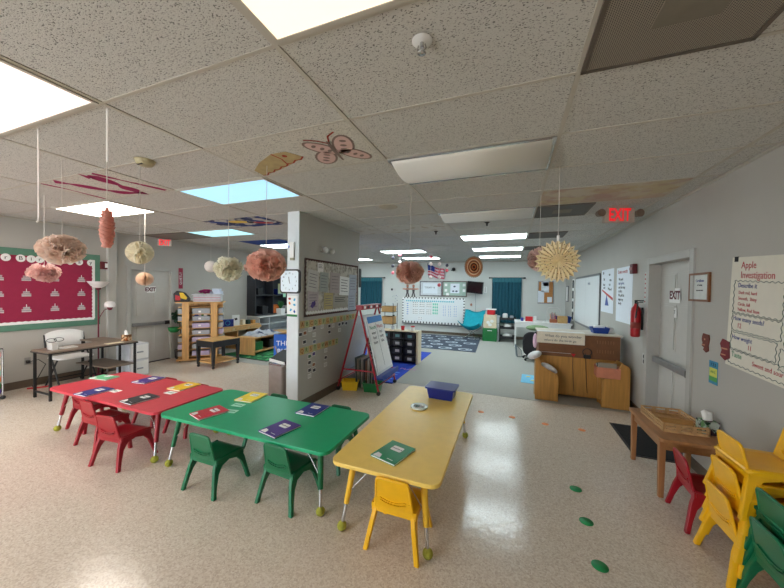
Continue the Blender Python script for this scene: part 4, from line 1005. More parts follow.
# ------------------------------------------------------------------ reading corner on the left beyond the door
TC = Vector((-6.62, 5.10, 0)); TRZ = R(45)
def TW(x, y, z=0): return (TC.x+x*math.cos(TRZ)-y*math.sin(TRZ), TC.y+x*math.sin(TRZ)+y*math.cos(TRZ), z)
t = thing('storage_tower', 'tall maple revolving tower filled with clear bins', 'storage shelf', (TC.x, TC.y, 0), TRZ)
MB().box(-.44, .44, -.30, .30, .03, .06).build('base_board', MAPLEX, t); MB().box(-.46, .46, -.32, .32, 1.29, 1.315).build('top_board', MAPLEX, t, bevel=.003)
for x in (-.27, .27): MB().box(x-.065, x+.065, -.30, -.27, .06, 1.29).build('front_panel', MAPLE, t, bevel=.002)
MB().box(-.40, .40, .26, .28, .06, 1.29).build('back_panel', MAPLE, t)
for k in range(8):
    z = .12+k*.155; MB().box(-.42, .42, -.25, .26, z-.012, z).build('shelf', MAPLEX, t)
    if k < 7:
        for x in (-.38, .0, .38):
            pass
for s_ in (-1, 1):
    for q_ in (-1, 1): MB().ball((s_*.38, q_*.24, .02), .02, 8, 6).build('caster', BLKP, t)
CLR = mat('clear_bin', (196, 202, 210), .25, var=.05, trans=.35); LAV = mat('lavender_bin', (190, 176, 206), .35)
for k in range(7):
    z = .12+k*.155
    for xi, x in enumerate((-.38, .01, .39)):
        if xi == 0 and k in (3, 4): continue
        w = .045 if xi != 1 else .17
        lb = 'clear bin in maple tower, %s column, shelf %s' % (('left', 'middle', 'right')[xi], ('at the bottom', 'second up', 'third up', 'fourth up', 'fifth up', 'sixth up', 'at the top')[k])
        b = thing('clear_bin', lb, 'bin', TW(x, -.06, z), TRZ, 'clear bins in the maple tower')
        c = [CLR, LAV][(k+xi) % 2] if k < 5 else CLR
        hh = .10 if k != 6 else .12
        MB().box(-w, w, -.17, .15, 0, hh).build('bin_body', c, b, bevel=.006)
        if xi == 1: MB().box(-.05, .0, -.173, -.17, .03, .07).build('bin_label', PAPER, b)
for k, (x, c) in enumerate(((-.08, BN), (.0, GRNP), (.09, PAPER), (-.02, LAV))):
    o = MB().prism(ell(0, 0, .05, .035, k, 9, .2), 0, .03+.004*k, 'z').build('craft_item', c, loc=TW(x, -.13, .12+5*.155+.101)); tag(o, ['navy', 'green', 'white', 'lavender'][k]+' craft item on an upper bin of the maple tower', 'craft item', 'craft items in the tower')
# on top of the tower
t = thing('supply_crate', 'clear white supply crate with papers on top of the maple tower', 'crate', TW(.10, 0, 1.315), TRZ)
MB().box(-.25, .30, -.2, .2, 0, .15).box(-.27, .32, -.22, .22, .15, .175).build('crate_body', mat('crate_white', (214, 216, 222), .4, trans=.2), t, bevel=.006)
MB().box(-.24, .29, -.205, -.2, .03, .05).box(-.24, .29, -.205, -.2, .085, .105).build('crate_bands', mat('pink_band', (214, 170, 186), .5), t)
t = thing('cloth_bag', 'magenta scarf lying on the white supply crate', 'scarf', TW(.08, -.02, 1.49))
petals(.15, .35, 26, .5, 4, .3).build('scarf_folds', sheet('magenta_cloth', (196, 44, 130), tl=.05), t, rec=False); t.location.z += .055
t = thing('toy_bag', 'black, red and yellow bag on the left of the maple tower', 'bag', TW(-.36, -.1, 1.315), TRZ)
MB().prism([(-.15, 0), (.13, 0), (.15, .06), (.05, .20), (-.10, .24), (-.16, .18)], -.07, .07, 'y').build('bag_body', BLKP, t, bevel=.015)
MB().prism([(-.02, .08), (.08, .05), (.1, .09), (.02, .2), (-.05, .2)], -.08, -.07, 'y').build('yellow_patch', YELP, t); MB().prism([(-.12, .03), (-.03, .03), (-.03, .12), (-.12, .15)], -.08, -.07, 'y').build('red_patch', REDP, t)
t = thing('paper_stack', 'stack of pale folded papers right of the white crate', 'papers', TW(.30, -.02, 1.495), TRZ)
MB().prism(ell(0, 0, .13, .12, .3, 11, .12), 0, .06, 'z').prism(ell(-.01, .01, .11, .10, 1.2, 9, .15), .06, .12, 'z').build('folded_papers', mat('pale_blue_paper', (206, 214, 228), .8), t)
# plant stand left of the tower
t = thing('potted_plant', 'leafy dark green plant between the left door and the tower', 'plant', (-7.08, 4.93, 0))
MB().lathe([(0, .0), (.10, 0), (.12, .2), (.11, .2), (0, .18)]).build('pot', mat('dark_pot', (60, 50, 46), .6), t)
MB().tube([(0, 0, .18), (.02, -.02, .6), (-.02, -.04, 1.05)], .012, 8).build('stem', mat('stem_brown', (90, 76, 50), .8), t)
petals(.14, 1.3, 50, .26, 9, .35).build('leaves', sheet('dark_leaf', (40, 74, 52), tl=.1), t, rec=False).location = (0, -.05, .98)
t = thing('green_basket', 'green round basket hanging low on left side of the tower', 'basket', (-6.99, 4.72, .62))
MB().lathe([(0, 0), (.07, .01), (.11, .06), (.12, .12), (.11, .12), (.06, .03), (0, .02)]).build('basket', GRNP, t)
# black sensory table
t = thing('play_table', 'black play table with wood top and lower shelf before the tower', 'table', (-5.76, 4.82, 0), R(-3))
MB().box(-.24, .24, -.30, .30, .55, .57).build('wood_top', MAPLEX, t, bevel=.004)
MB().box(-.255, .255, -.315, -.29, .43, .555).box(-.255, .255, .29, .315, .43, .555).box(-.255, -.23, -.29, .29, .43, .555).box(.23, .255, -.29, .29, .43, .555).build('apron', BLKP, t, bevel=.004)
MB().box(-.22, .22, -.28, .28, .10, .125).build('lower_shelf', MAPLEX, t)
for s_ in (-1, 1):
    for q_ in (-1, 1):
        MB().taper((s_*.225, q_*.285, .46), (s_*.225, q_*.285, .06), .065, .065, .045, .045).build('leg', BLKP, t, bevel=.004); MB().ball((s_*.225, q_*.285, .03), .03, 10, 8).build('caster', BLKP, t)
# low wood counter along the wall
t = thing('low_counter', 'low pale wood counter running along the left wall', 'counter', (-6.95, 6.22, 0))
MB().box(-.28, .25, -.75, .75, .60, .63).build('worktop', MAPLEX, t, bevel=.004)
MB().box(-.26, .23, -.74, .74, .50, .60).build('drawer_band', wood('pale_maple', (206, 176, 128), .5, 1), t)
for y in (-.72, .0, .72): MB().box(-.24, .21, y-.02, y+.02, 0, .50).build('side_panel', MAPLE, t)
for k in range(3): MB().box(.23, .24, -.6+k*.5, -.2+k*.5, .52, .585).build('drawer_front', MAPLEX, t)
t = thing('picture_card', 'dark blue swirl picture standing on the low wood counter', 'picture', (-6.80, 5.95, .63), R(60))
MB().box(-.14, .14, -.01, .01, 0, .19).build('picture_board', BN, t); MB().lathe([(.05, -.001), (.06, -.001), (.06, .003), (.05, .003), (.05, -.001)], n=20).build('swirl_ring', CYAN, t).matrix_local = Matrix.Translation((0, -.012, .095)) @ Matrix.Rotation(PI/2, 4, 'X')
t = thing('picture_card', 'white folded card standing on the low wood counter', 'picture', (-6.85, 6.25, .63), R(60))
MB().box(-.09, .09, -.01, .01, 0, .28).build('card_board', PAPER, t); MB().prism(ell(0, .17, .04, .03, 0, 9, .3), -.012, -.01, 'y').build('card_drawing', INK_K, t)
for k, (y, c, lb) in enumerate(((6.48, CREAMP, 'cream block'), (6.66, mat('dark_green', (20, 50, 40), .5), 'dark green block'), (6.84, PLY, 'honey wood block'))):
    o = MB().prism(rrect(.11, .11, .02), 0, .14-.02*k, 'z').build('wooden_block', c, loc=(-6.85, y, .63), bevel=.004); tag(o, lb+' on the right half of the low counter', 'block')
# black shelving with back, on a white low cabinet
t = thing('black_shelving', 'dark open shelving against the left wall past the low counter', 'shelving', (0, 0, 0))
SY0, SY1, SX = 7.0, 9.6, XL+.32
DK = mat('charcoal_shelf', (46, 48, 54), .6)
MB().box(XL+.002, XL+.02, SY0, SY1, .82, 2.0).build('back_panel', DK, t)
for y in (SY0, 7.72, 8.66, SY1-.03): MB().box(XL+.02, SX, y, y+.03, .82, 2.0).build('upright', DK, t)
for z in (.82, 1.40, 1.97): MB().box(XL+.02, SX, SY0+.03, SY1-.03, z, z+.03).build('shelf', DK, t)
t = thing('low_cabinet', 'white low cabinet under the dark shelving', 'cabinet', (0, 0, 0))
PWH = mat('cabinet_grey_white', (196, 200, 204), .5)
MB().box(XL+.002, XL+.5, SY0, SY1+.4, .77, .80).build('cabinet_top', WHITE, t, bevel=.003)
MB().box(XL+.002, XL+.48, SY0, SY0+.03, 0, .77).build('side_panel', PWH, t); MB().box(XL+.002, XL+.03, SY0+.03, SY1+.4, 0, .77).build('back_panel', PWH, t); MB().box(XL+.03, XL+.48, 7.4, 7.43, 0, .77).build('divider', PWH, t); MB().box(XL+.03, XL+.48, SY1+.37, SY1+.4, 0, .77).build('side_panel', PWH, t)
for z in (.05, .3, .55): MB().box(XL+.03, XL+.47, SY0+.03, SY1+.37, z, z+.02).build('shelf', PWH, t)
items = [(7.25, 1.43, 'dark basket', BLKP, .1, .2), (7.45, .85, 'black storage bag', BLKP, .12, .24), (7.92, .85, 'orange storage bin', ORNG, .13, .26), (8.1, 1.43, 'dark blue bin', BN, .13, .18), (8.45, .85, 'grey box', GREYP, .1, .2), (8.9, 1.43, 'brown box', PEG, .12, .2), (9.2, .85, 'black box', BLKP, .12, .22)]
for y, z, lb, c, w, h in items:
    o = MB().add([(-.1, -w*.85, 0), (.1, -w*.85, 0), (.1, w*.85, 0), (-.1, w*.85, 0), (-.11, -w, h), (.11, -w, h), (.11, w, h), (-.11, w, h)], [(0, 1, 2, 3), (4, 7, 6, 5), (0, 4, 5, 1), (1, 5, 6, 2), (2, 6, 7, 3), (3, 7, 4, 0)]).build('storage_box', c, loc=(XL+.17, y, z), bevel=.006)
    tag(o, lb+' on the dark shelving by the left wall, '+('upper shelf' if z > 1 else 'lower shelf'), 'box')
t = thing('potted_plant', 'small green plant in a white square pot on the white cabinet', 'plant', (XL+.38, 8.0, .80))
MB().prism(rrect(.20, .20, .02), 0, .19, 'z').build('pot', WHITE, t, bevel=.004)
g = MB(); rnd = random.Random(3)
for k in range(26):
    a = rnd.uniform(0, 2*PI); r_ = rnd.uniform(.04, .15); h = rnd.uniform(.15, .3); c_, s_ = math.cos(a), math.sin(a)
    g.add([(-.012*s_, .012*c_, .17), (.012*s_, -.012*c_, .17), (r_*.6*c_+.02*s_, r_*.6*s_-.02*c_, .17+h*.6), (r_*.6*c_-.02*s_, r_*.6*s_+.02*c_, .17+h*.6), (r_*c_, r_*s_, .17+h)], [(0, 1, 2, 3), (3, 2, 4)])
g.build('leaves', sheet('bright_leaf', (46, 110, 56), tl=.1), t, rec=False)
t = thing('desk_globe', 'small blue globe on the white cabinet beside the plant', 'globe', (XL+.40, 8.42, .80))
MB().lathe([(0, 0), (.07, 0), (.07, .01), (.012, .02), (.01, .07), (0, .07)]).build('globe_stand', BLKP, t); MB().ball((0, 0, .16), .105, 20, 14).build('globe_ball', mat('globe_blue', (60, 150, 186), .4, var=.3, scale=5), t)
t = thing('wall_picture', 'pale poster with a small flap on the dark shelving', 'poster', (XL+.335, 8.22, 1.62), LW)
MB().box(-.30, .30, -.008, 0, -.16, .16).build('poster_sheet', blotch_mat('aqua_poster', (176, 186, 150), [(100, 170, 190), (200, 200, 140)], 6), t); MB().box(-.06, .06, -.008, 0, -.27, -.16).build('poster_flap', mat('mint_paper', (170, 224, 200), .8), t)
# green rug and maple bench with cloth, red chair
t = thing('green_rug', 'green patterned rug under the maple shelf unit', 'rug', (-5.75, 6.25, .004), R(-4))
MB().box(-.72, .72, -.72, .72, 0, .01).build('rug_field', blotch_mat('green_rug_pattern', (20, 110, 62), [(90, 170, 110), (10, 70, 40)], 6, .55), t)
MB().box(-.74, .74, -.74, -.72, 0, .012).box(-.74, .74, .72, .74, 0, .012).box(-.74, -.72, -.72, .72, 0, .012).box(.72, .74, -.72, .72, 0, .012).build('rug_border', mat('dark_green', (20, 50, 40), .5), t)
t = thing('low_shelf_unit', 'low maple shelf unit on the green rug', 'shelf unit', (-6.03, 6.55, .017), R(3))
MB().box(-.27, .27, -.80, -.77, 0, .42).build('end_panel', MAPLE, t, bevel=.003); MB().box(-.27, .27, .77, .80, 0, .42).build('end_panel', MAPLE, t, bevel=.003)
MB().box(-.27, .27, -.77, .77, .40, .42).build('top_board', MAPLEX, t); MB().box(-.27, .27, -.77, .77, .06, .08).build('bottom_shelf', MAPLEX, t); MB().box(-.27, -.25, -.77, .77, .08, .40).build('back_panel', MAPLEX, t)
for k, y in enumerate((-.5, 0, .45)):
    o = MB().prism(rrect(.3, .3, .04), 0, .2, 'z').build('toy_bin', [GRNP, BLKP, GRNP][k], loc=(-6.0, 6.55+y, .017+.081), bevel=.005); tag(o, ['dark green bin at the near end', 'black bin in the middle', 'dark green bin at the far end'][k]+' of the low maple shelf', 'bin')
t = thing('folded_cloth', 'grey and navy striped cloth heaped on the low maple shelf', 'cloth', (-6.03, 6.35, .437))
g = MB(); n = 22; m_ = 22; rnd = random.Random(8); v = []
for a in range(n+1):
    for b in range(m_+1):
        u, w = a/n, b/m_; e = min(u, 1-u, w, 1-w)*4; e = min(1, e)
        v.append((-.27+.54*u, -.42+.84*w, .004+e*(.06+.05*math.sin(u*9+w*4)*math.sin(w*11)+.04*math.sin(u*17-w*6))))
g.add(v, [(a*(m_+1)+b, (a+1)*(m_+1)+b, (a+1)*(m_+1)+b+1, a*(m_+1)+b+1) for a in range(n) for b in range(m_)], 0, True)
o = g.build('cloth_folds', blotch_mat('striped_cloth', (178, 180, 186), [(52, 60, 90), (150, 156, 168)], 4, .55), t); sd = o.modifiers.new('thick', 'SOLIDIFY'); sd.thickness = .008
dup(rc, (-5.05, 6.62, .004), R(70), 'red child chair in the reading corner behind the blue sign')
# blue sign board left of the partition
t = thing('blue_sign', 'blue upright sign with white letters left of the partition', 'sign', (-3.74, 4.42, .004), R(28))
MB().box(-.15, .15, -.015, .015, .28, .84).build('sign_board', mat('bright_blue', (20, 92, 190), .5), t)
g = MB(); g.text('THE', .12, 0, .68, y=-.0165); g.text('BIG', .12, 0, .54, y=-.0165); g.text('A', .15, 0, .39, y=-.0165); g.build('sign_letters', PAPER, t)
MB().box(-.14, -.12, -.01, .01, 0, .28).build('leg', BLACK, t); MB().box(.12, .14, -.01, .01, 0, .28).build('leg', BLACK, t); MB().box(-.14, .14, -.1, .1, 0, .012).build('foot', BLACK, t)
# trash can
t = thing('trash_can', 'rectangular steel trash can with tilted black lid by the partition', 'trash can', (-3.14, 3.72, 0))
MB().prism(rrect(.27, .34, .04), .02, .55, 'z').build('can_body', STEEL, t); MB().prism(rrect(.29, .35, .04), 0, .02, 'z').build('foot', BLKP, t)
MB().prism(rrect(.28, .35, .045), .545, .575, 'z').build('rim', mat('bright_steel', (190, 188, 188), .25, .9), t)
o = MB().prism(rrect(.26, .30, .03), -.02, .02, 'z').prism([(-.13, -.165), (.13, -.165), (.13, -.15), (-.13, -.15)], -.022, .022, 'z', 1).build('lid', [BLKP, PAPER], t, bevel=.004)
o.matrix_local = Matrix.Translation((.02, 0, .645)) @ Matrix.Rotation(R(16), 4, 'X') @ Matrix.Rotation(R(8), 4, 'Y')
o = MB().box(-.006, .006, -.006, .006, 0, .14).build('lid_strut', CHROME, t); o.matrix_local = Matrix.Translation((-.1, 0, .66)) @ Matrix.Rotation(R(-20), 4, 'Y')

# ------------------------------------------------------------------ partition: clock, alphabet, board
a = WY(291, 281.5, 3.43)
t = thing('wall_clock', 'square white clock with black frame on the partition end', 'clock', (-2.775, 3.434, 1.755))
MB().prism(rrect(.325, .325, .05), -.035, -.001, 'y').build('clock_frame', BLKP, t, bevel=.004)
MB().prism(rrect(.285, .285, .035), -.038, -.035, 'y').build('clock_face', mat('clock_white', (226, 238, 246), .4, var=0), t)
g = MB()
for k in range(12):
    an = 2*PI*k/12; g.text(str(k if k else 12), .03, .112*math.sin(an), .112*math.cos(an), y=-.039)
g.build('numerals', INK_K, t)
MB().bar((0, -.041, 0), (-.01, -.041, .06), .008, .002, up=(0, 1, 0)).build('hour_hand', INK_K, t); MB().bar((0, -.043, 0), (.012, -.043, -.03), .006, .002, up=(0, 1, 0)).build('minute_hand', INK_K, t)
t = thing('thermostat', 'white temperature sensor high on the partition end', 'thermostat', (-2.752, 3.434, 2.17))
MB().box(-.035, .035, -.03, -.001, -.10, .11).build('sensor_body', WHITE, t, bevel=.005); MB().box(-.03, .03, -.022, -.001, -.13, -.10).build('sensor_base', mat('olive_grey', (140, 140, 120), .6), t); MB().box(-.075, -.055, -.01, -.001, .04, .07).build('sensor_button', BLUEP, t)
t = thing('wall_poster', 'tall white poster with small drawings under the square clock', 'poster', (-2.755, 3.434, 1.42))
MB().box(-.085, .085, -.004, -.001, -.14, .14).build('poster_sheet', PAPER, t); MB().box(-.085, .085, -.0055, -.004, -.14, -.11).build('green_band', GRNP, t)
for k, (x, z, c) in enumerate(((-.04, .1, INK_R), (.04, .09, CYAN), (-.04, .04, ORNG), (.04, .02, CYAN), (-.02, -.05, CYAN), (.04, -.07, BLUEP))): MB().prism(ell(x, z, .022, .015, k, 9, .2), -.0055, -.004, 'y').build('drawing', c, t)
# fire strobe / number cluster on partition side
t = thing('emergency_light', 'white twin emergency light high on the partition side', 'emergency light', (-2.66, 4.06, 2.24), LW)
MB().box(-.12, .12, -.04, -.001, -.04, .05).build('light_body', mat('light_grey_plastic', (176, 174, 172), .5), t, bevel=.01)
for x in (-.08, .1): MB().lathe([(0, -.02), (.035, -.015), (.045, .015), (.03, .035), (0, .04)], (0, 0, 0), 16).build('lamp_head', WHITE, t).matrix_local = Matrix.Translation((x, -.06, 0)) @ Matrix.Rotation(PI/2, 4, 'X')
o = MB().prism(rrect(.09, .36, .03), 0, .09, 'z').build('wall_speaker', BLKP); o.matrix_world = Matrix.Translation((-2.70, 5.205, 1.87)) @ Matrix.Rotation(PI, 4, 'Z') @ Matrix.Rotation(PI/2, 4, 'X'); tag(o, 'black slim wall speaker at the far end of the partition', 'speaker')
yb0, yb1, zb0, zb1 = 3.56, 5.13, 1.27, 2.08
t = thing('bulletin_board', 'grey word bulletin board with scalloped dark border on the partition', 'bulletin board', (-2.66, (yb0+yb1)/2, (zb0+zb1)/2), LW)
W_, H_ = (yb1-yb0)/2, (zb1-zb0)/2; cyb, czb = (yb0+yb1)/2, (zb0+zb1)/2
MB().box(-W_, W_, -.01, -.001, -H_, H_).build('board_panel', blotch_mat('newsprint', (178, 172, 160), [(150, 144, 134), (200, 194, 182)], 16, .5), t)
g = MB()
def scal(x0, z0, x1, z1, s_):
    L_ = math.hypot(x1-x0, z1-z0); n = int(L_/.03); dx, dz = (x1-x0)/L_, (z1-z0)/L_
    P = [(x0+dx*L_*k/n-dz*s_*(.03 if k % 2 else .016), z0+dz*L_*k/n+dx*s_*(.03 if k % 2 else .016)) for k in range(n+1)]+[(x1+dz*s_*.005, z1-dx*s_*.005), (x0+dz*s_*.005, z0-dx*s_*.005)]
    g.prism(P, -.015, -.011, 'y')
scal(-W_, H_, W_, H_, -1); scal(-W_, -H_, W_, -H_, 1); scal(-W_, -H_, -W_, H_, -1); scal(W_, -H_, W_, H_, 1)
g.build('border_trim', mat('dark_brown_border', (74, 44, 40), .8), t)
g = MB(); n = 44
g.prism([(-W_+.03+2*(W_-.03)*k/n, -H_+(.075 if k % 2 else .055)) for k in range(n+1)]+[(W_-.03, -H_+.03), (-W_+.03, -H_+.03)], -.0135, -.0105, 'y')
g.build('white_scallop', PAPER, t)
papers = [(313, 281, 9, 20, .12, GREYP), (324, 282, 7, 18, .05, mat('green_grey_paper', (164, 170, 164), .85)), (335, 283, 8, 19, .02, mat('rose_grey_paper', (178, 166, 162), .85)), (344.3, 286, 8, 17, .05, PAPER), (352.8, 284, 6, 17, 0, mat('pale_blue_paper2', (176, 184, 196), .8)),
          (313, 301, 9, 18, .0, mat('pink_grey_paper', (186, 174, 178), .85)), (328.5, 301, 7.5, 15, 0, mat('straw_sheet', (188, 172, 124), .85)), (340, 301.5, 12, 11, 0, mat('news_sheet', (168, 164, 152), .85)), (351.7, 301.5, 6, 16, 0, mat('pale_blue_paper2', (176, 184, 196), .8)), (320.5, 268, 5, 9, 0, PAPER)]
nm = ['tilted grey sheet, first in the upper row', 'green grey sheet, second in the upper row', 'rose grey sheet, third in the upper row', 'white sheet with dark figures in the upper row', 'pale blue sheet, last in the upper row', 'pinkish sheet with purple drawing in the lower row', 'straw yellow sheet in the lower row', 'small newsprint rectangle in the lower row', 'pale blue sheet, last in the lower row', 'small white cone shaped card at the top']
for k, (px, py, w, h, tl, m) in enumerate(papers):
    c = WX(px, py, -2.648); e = WX(px+w, py, -2.648); u = WX(px, py-h, -2.648)
    t = thing('pinned_paper', nm[k]+' of the partition board', 'paper', (-2.648, c.y, c.z), LW); t.rotation_euler = (tl, 0, LW) if False else (0, 0, LW)
    w_, h_ = abs(e.y-c.y)*1.15, abs(u.z-c.z)*1.08
    o = MB().box(-w_/2, w_/2, -.003, -.0005, -h_/2, h_/2).build('sheet', m, t); o.rotation_euler = (0, tl, 0)
    g = MB()
    for q in range(5 if h_ > .2 else 3): g.box(-w_*.35, w_*(.35-.1*(q % 2)), -.0042, -.003, h_*(.3-q*.15), h_*(.3-q*.15)+.008)
    g.build('writing_lines', INK_K if k in (3, 7) else mat('soft_ink', (120, 118, 124), .8), t).rotation_euler = (0, tl, 0)
    if k == 5: MB().prism(ell(.0, -.05, w_*.25, .04, .6, 12, .2), -.0045, -.003, 'y').build('purple_drawing', PURP, t)
# alphabet cards
OC, GC = mat('alphabet_orange', (204, 172, 120), .8), mat('alphabet_green', (184, 188, 138), .8)
def alpha(row, s, ya, yb_, za, zb_, c2):
    n = len(s); step = (yb_-ya)/n
    for k, ch in enumerate(s):
        y = ya+step*(k+.5); z = za+(zb_-za)*(k+.5)/n
        t = thing('alphabet_card', '%s alphabet card with letter %s in the %s row on the partition' % ('orange' if k % 2 == 0 else 'green', ch, row), 'alphabet card', (-2.66, y, z), LW, 'alphabet cards on the partition')
        MB().box(-step*.46, step*.46, -.003, -.001, -.05, .05).build('card_sheet', OC if k % 2 == 0 else GC, t)
        MB().text(ch, .085, 0, 0, y=-.004).build('letter', [mat('letter_brown', (150, 76, 34), .8), mat('letter_green', (60, 96, 50), .8)][k % 2], t)
alpha('upper', 'ABCDEFGHIJKLMNOP', 3.475, 5.15, 1.165, 1.165, None)
alpha('lower', 'QRSTUVWXYZ', 3.475, 4.48, .80, .80, None)
pics = [(300.2, 334.5, 'k', 'dark'), (304.8, 333, 'r', 'rust'), (304.3, 342, 'k', 'dark'), (309.9, 329.5, 'w', 'white'), (314, 328, 'k', 'dark'), (314, 334.7, 'w', 'white'), (314.2, 341.7, 'b', 'bluish'), (322, 326.5, 'w', 'white'), (329.2, 326, 'k', 'dark'), (333, 325.5, 'w', 'white'),
        (329.2, 332, 'k', 'dark'), (339.2, 324.4, 'k', 'dark'), (339.5, 330, 'w', 'white'), (342.5, 323.3, 'k', 'dark'), (346, 323.3, 'k', 'dark'),
        (309.4, 356.3, 'g', 'green'), (313.6, 353.8, 'p', 'purple'), (309.3, 362.5, 'k', 'dark'), (313.5, 364.5, 'r', 'rust'), (309.4, 370.2, 'k', 'dark'), (314, 370, 'k', 'dark'), (309.4, 376, 'w', 'white'), (325.7, 350.3, 'w', 'white'), (325.5, 357.4, 'k', 'dark'), (325.4, 364.5, 'w', 'white')]
pm = {'k': mat('photo_dark', (60, 58, 66), .6, var=.3), 'r': mat('photo_rust', (150, 96, 70), .6, var=.3), 'w': PAPER, 'b': mat('photo_blue', (110, 116, 134), .6, var=.3), 'g': mat('photo_green', (70, 110, 80), .6, var=.3), 'p': mat('photo_purple', (90, 70, 130), .6, var=.3)}
row1 = 'ABCDEFGHIJKLMNOP'
for k, (px, py, c, cn) in enumerate(pics):
    p = onP(px, py); up = k < 15
    idx = int((p.y-3.475)/(.1047 if up else .1005)); idx = max(0, min(idx, 15 if up else 9)); L_ = (row1 if up else 'QRSTUVWXYZ')[idx]
    lvl = (1.165-p.z if up else .80-p.z); dep = 'just below' if lvl < .13 else ('two steps below' if lvl < .2 else 'well below')
    t = thing('picture_card', '%s picture card %s letter %s on the partition wall' % (cn, dep, L_), 'picture card', (-2.66, p.y, p.z), LW, 'picture cards on the partition')
    MB().box(-.04, .04, -.003, -.001, -.03, .03).build('card_sheet', PAPER, t); MB().box(-.032, .032, -.0045, -.003, -.022, .022).build('printed_picture', pm[c] if c != 'w' else GREYP, t)

# ------------------------------------------------------------------ easel with pad
t = thing('easel', 'red metal double sided easel standing beside the partition', 'easel', (-2.25, 0, 0))
za = 1.36
for Y in (4.44, 5.17):
    for x in (-.37, .35):
        MB().tube([(.0 if x > 0 else -.02, Y, za), (x, Y, .06)], .016, 10).build('leg', REDM, t); MB().ball((x, Y, .035), .035, 12, 8).build('caster', BLKP, t)
    MB().tube([(-.28, Y, .36), (.26, Y, .36)], .012, 8).build('side_brace', REDM, t)
MB().box(-.06, .06, 4.42, 5.19, za-.03, za+.045).build('header_box', REDM, t, bevel=.008)
g = MB()
for k in range(6): g.prism([(4.48+k*.12, za-.01), (4.55+k*.12, za-.01), (4.55+k*.12, za+.03), (4.48+k*.12, za+.03)], .0605, .063, 'x', k % 2)
g.build('header_stickers', [PAPER, BLKP], t)
MB().tube([(.35, 4.44, .16), (.35, 5.17, .16)], .012, 8).build('lower_rail', REDM, t); MB().tube([(-.37, 4.44, .16), (-.37, 5.17, .16)], .012, 8).build('lower_rail', REDM, t)
# sloped white panel on the near side
def slope(x0, z0, x1, z1, ya, yb_, th, off):
    nx_, nz_ = (z0-z1), (x1-x0); L_ = math.hypot(nx_, nz_); nx_, nz_ = nx_/L_, nz_/L_
    v = []
    for o_ in (off, off+th):
        for y in (ya, yb_): v += [(x0+nx_*o_, y, z0+nz_*o_), (x1+nx_*o_, y, z1+nz_*o_)]
    return v, [(0, 1, 3, 2), (4, 6, 7, 5), (0, 4, 5, 1), (2, 3, 7, 6), (0, 2, 6, 4), (1, 5, 7, 3)]
g = MB(); g.add(*slope(.05, 1.22, .30, .30, 4.47, 5.14, .012, .012)); g.build('panel', mat('white_board', (232, 236, 238), .25), t)
g = MB(); g.add(*slope(-.05, 1.22, -.30, .30, 4.47, 5.14, -.012, -.012)); g.build('rear_panel', mat('white_board', (232, 236, 238), .25), t)
MB().box(.24, .42, 4.46, 5.15, .24, .27).box(.41, .42, 4.46, 5.15, .27, .32).build('marker_tray', BLUEP, t)
t = thing('chart_pad', 'white chart pad with blue header on the red easel', 'chart pad', (-2.25, 0, 0))
g = MB(); g.add(*slope(.055, 1.20, .29, .34, 4.52, 5.10, .006, .026)); g.build('pad_sheets', PAPER, t)
g = MB(); g.add(*slope(.055, 1.20, .083, 1.10, 4.52, 5.10, .002, .0325)); g.build('blue_header', mat('header_blue', (60, 130, 200), .6), t)
def on_slope(gg, s, size, u, y, mi):     # text lying on the slope: local x along +Y, up along slope
    m_ = MB(); m_.text(s, size, 0, 0, 0, 'CENTER', y=0)
    dx, dz = .055-.29, 1.20-.34; L_ = math.hypot(dx, dz); dx, dz = dx/L_, dz/L_; nx_, nz_ = dz, -dx
    vs = [(.29+dx*(u+p.z)+nx_*(.0345-p.y), y+p.x, .34+dz*(u+p.z)+nz_*(.0345-p.y)) for p in m_.v]
    gg.add(vs, m_.f, mi)
def pad_word(s, size, u, y, m): g = MB(); on_slope(g, s, size, u, y, 0); g.build('handwritten_word', m, t)
pad_word('Needs', .09, .71, 4.66, INK_G); pad_word('Wants', .09, .71, 4.94, INK_R)
for k, (a_, b_) in enumerate((('water', 'toys'), ('food', 'candy'), ('home', 'bike'))): pad_word(a_, .07, .62-k*.08, 4.66, INK_K); pad_word(b_, .07, .62-k*.08, 4.94, INK_K)
v, f = slope(.0835, 1.095, .275, .395, 4.797, 4.803, .001, .0335); MB().add(v, f, 0).build('column_line', INK_K, t)
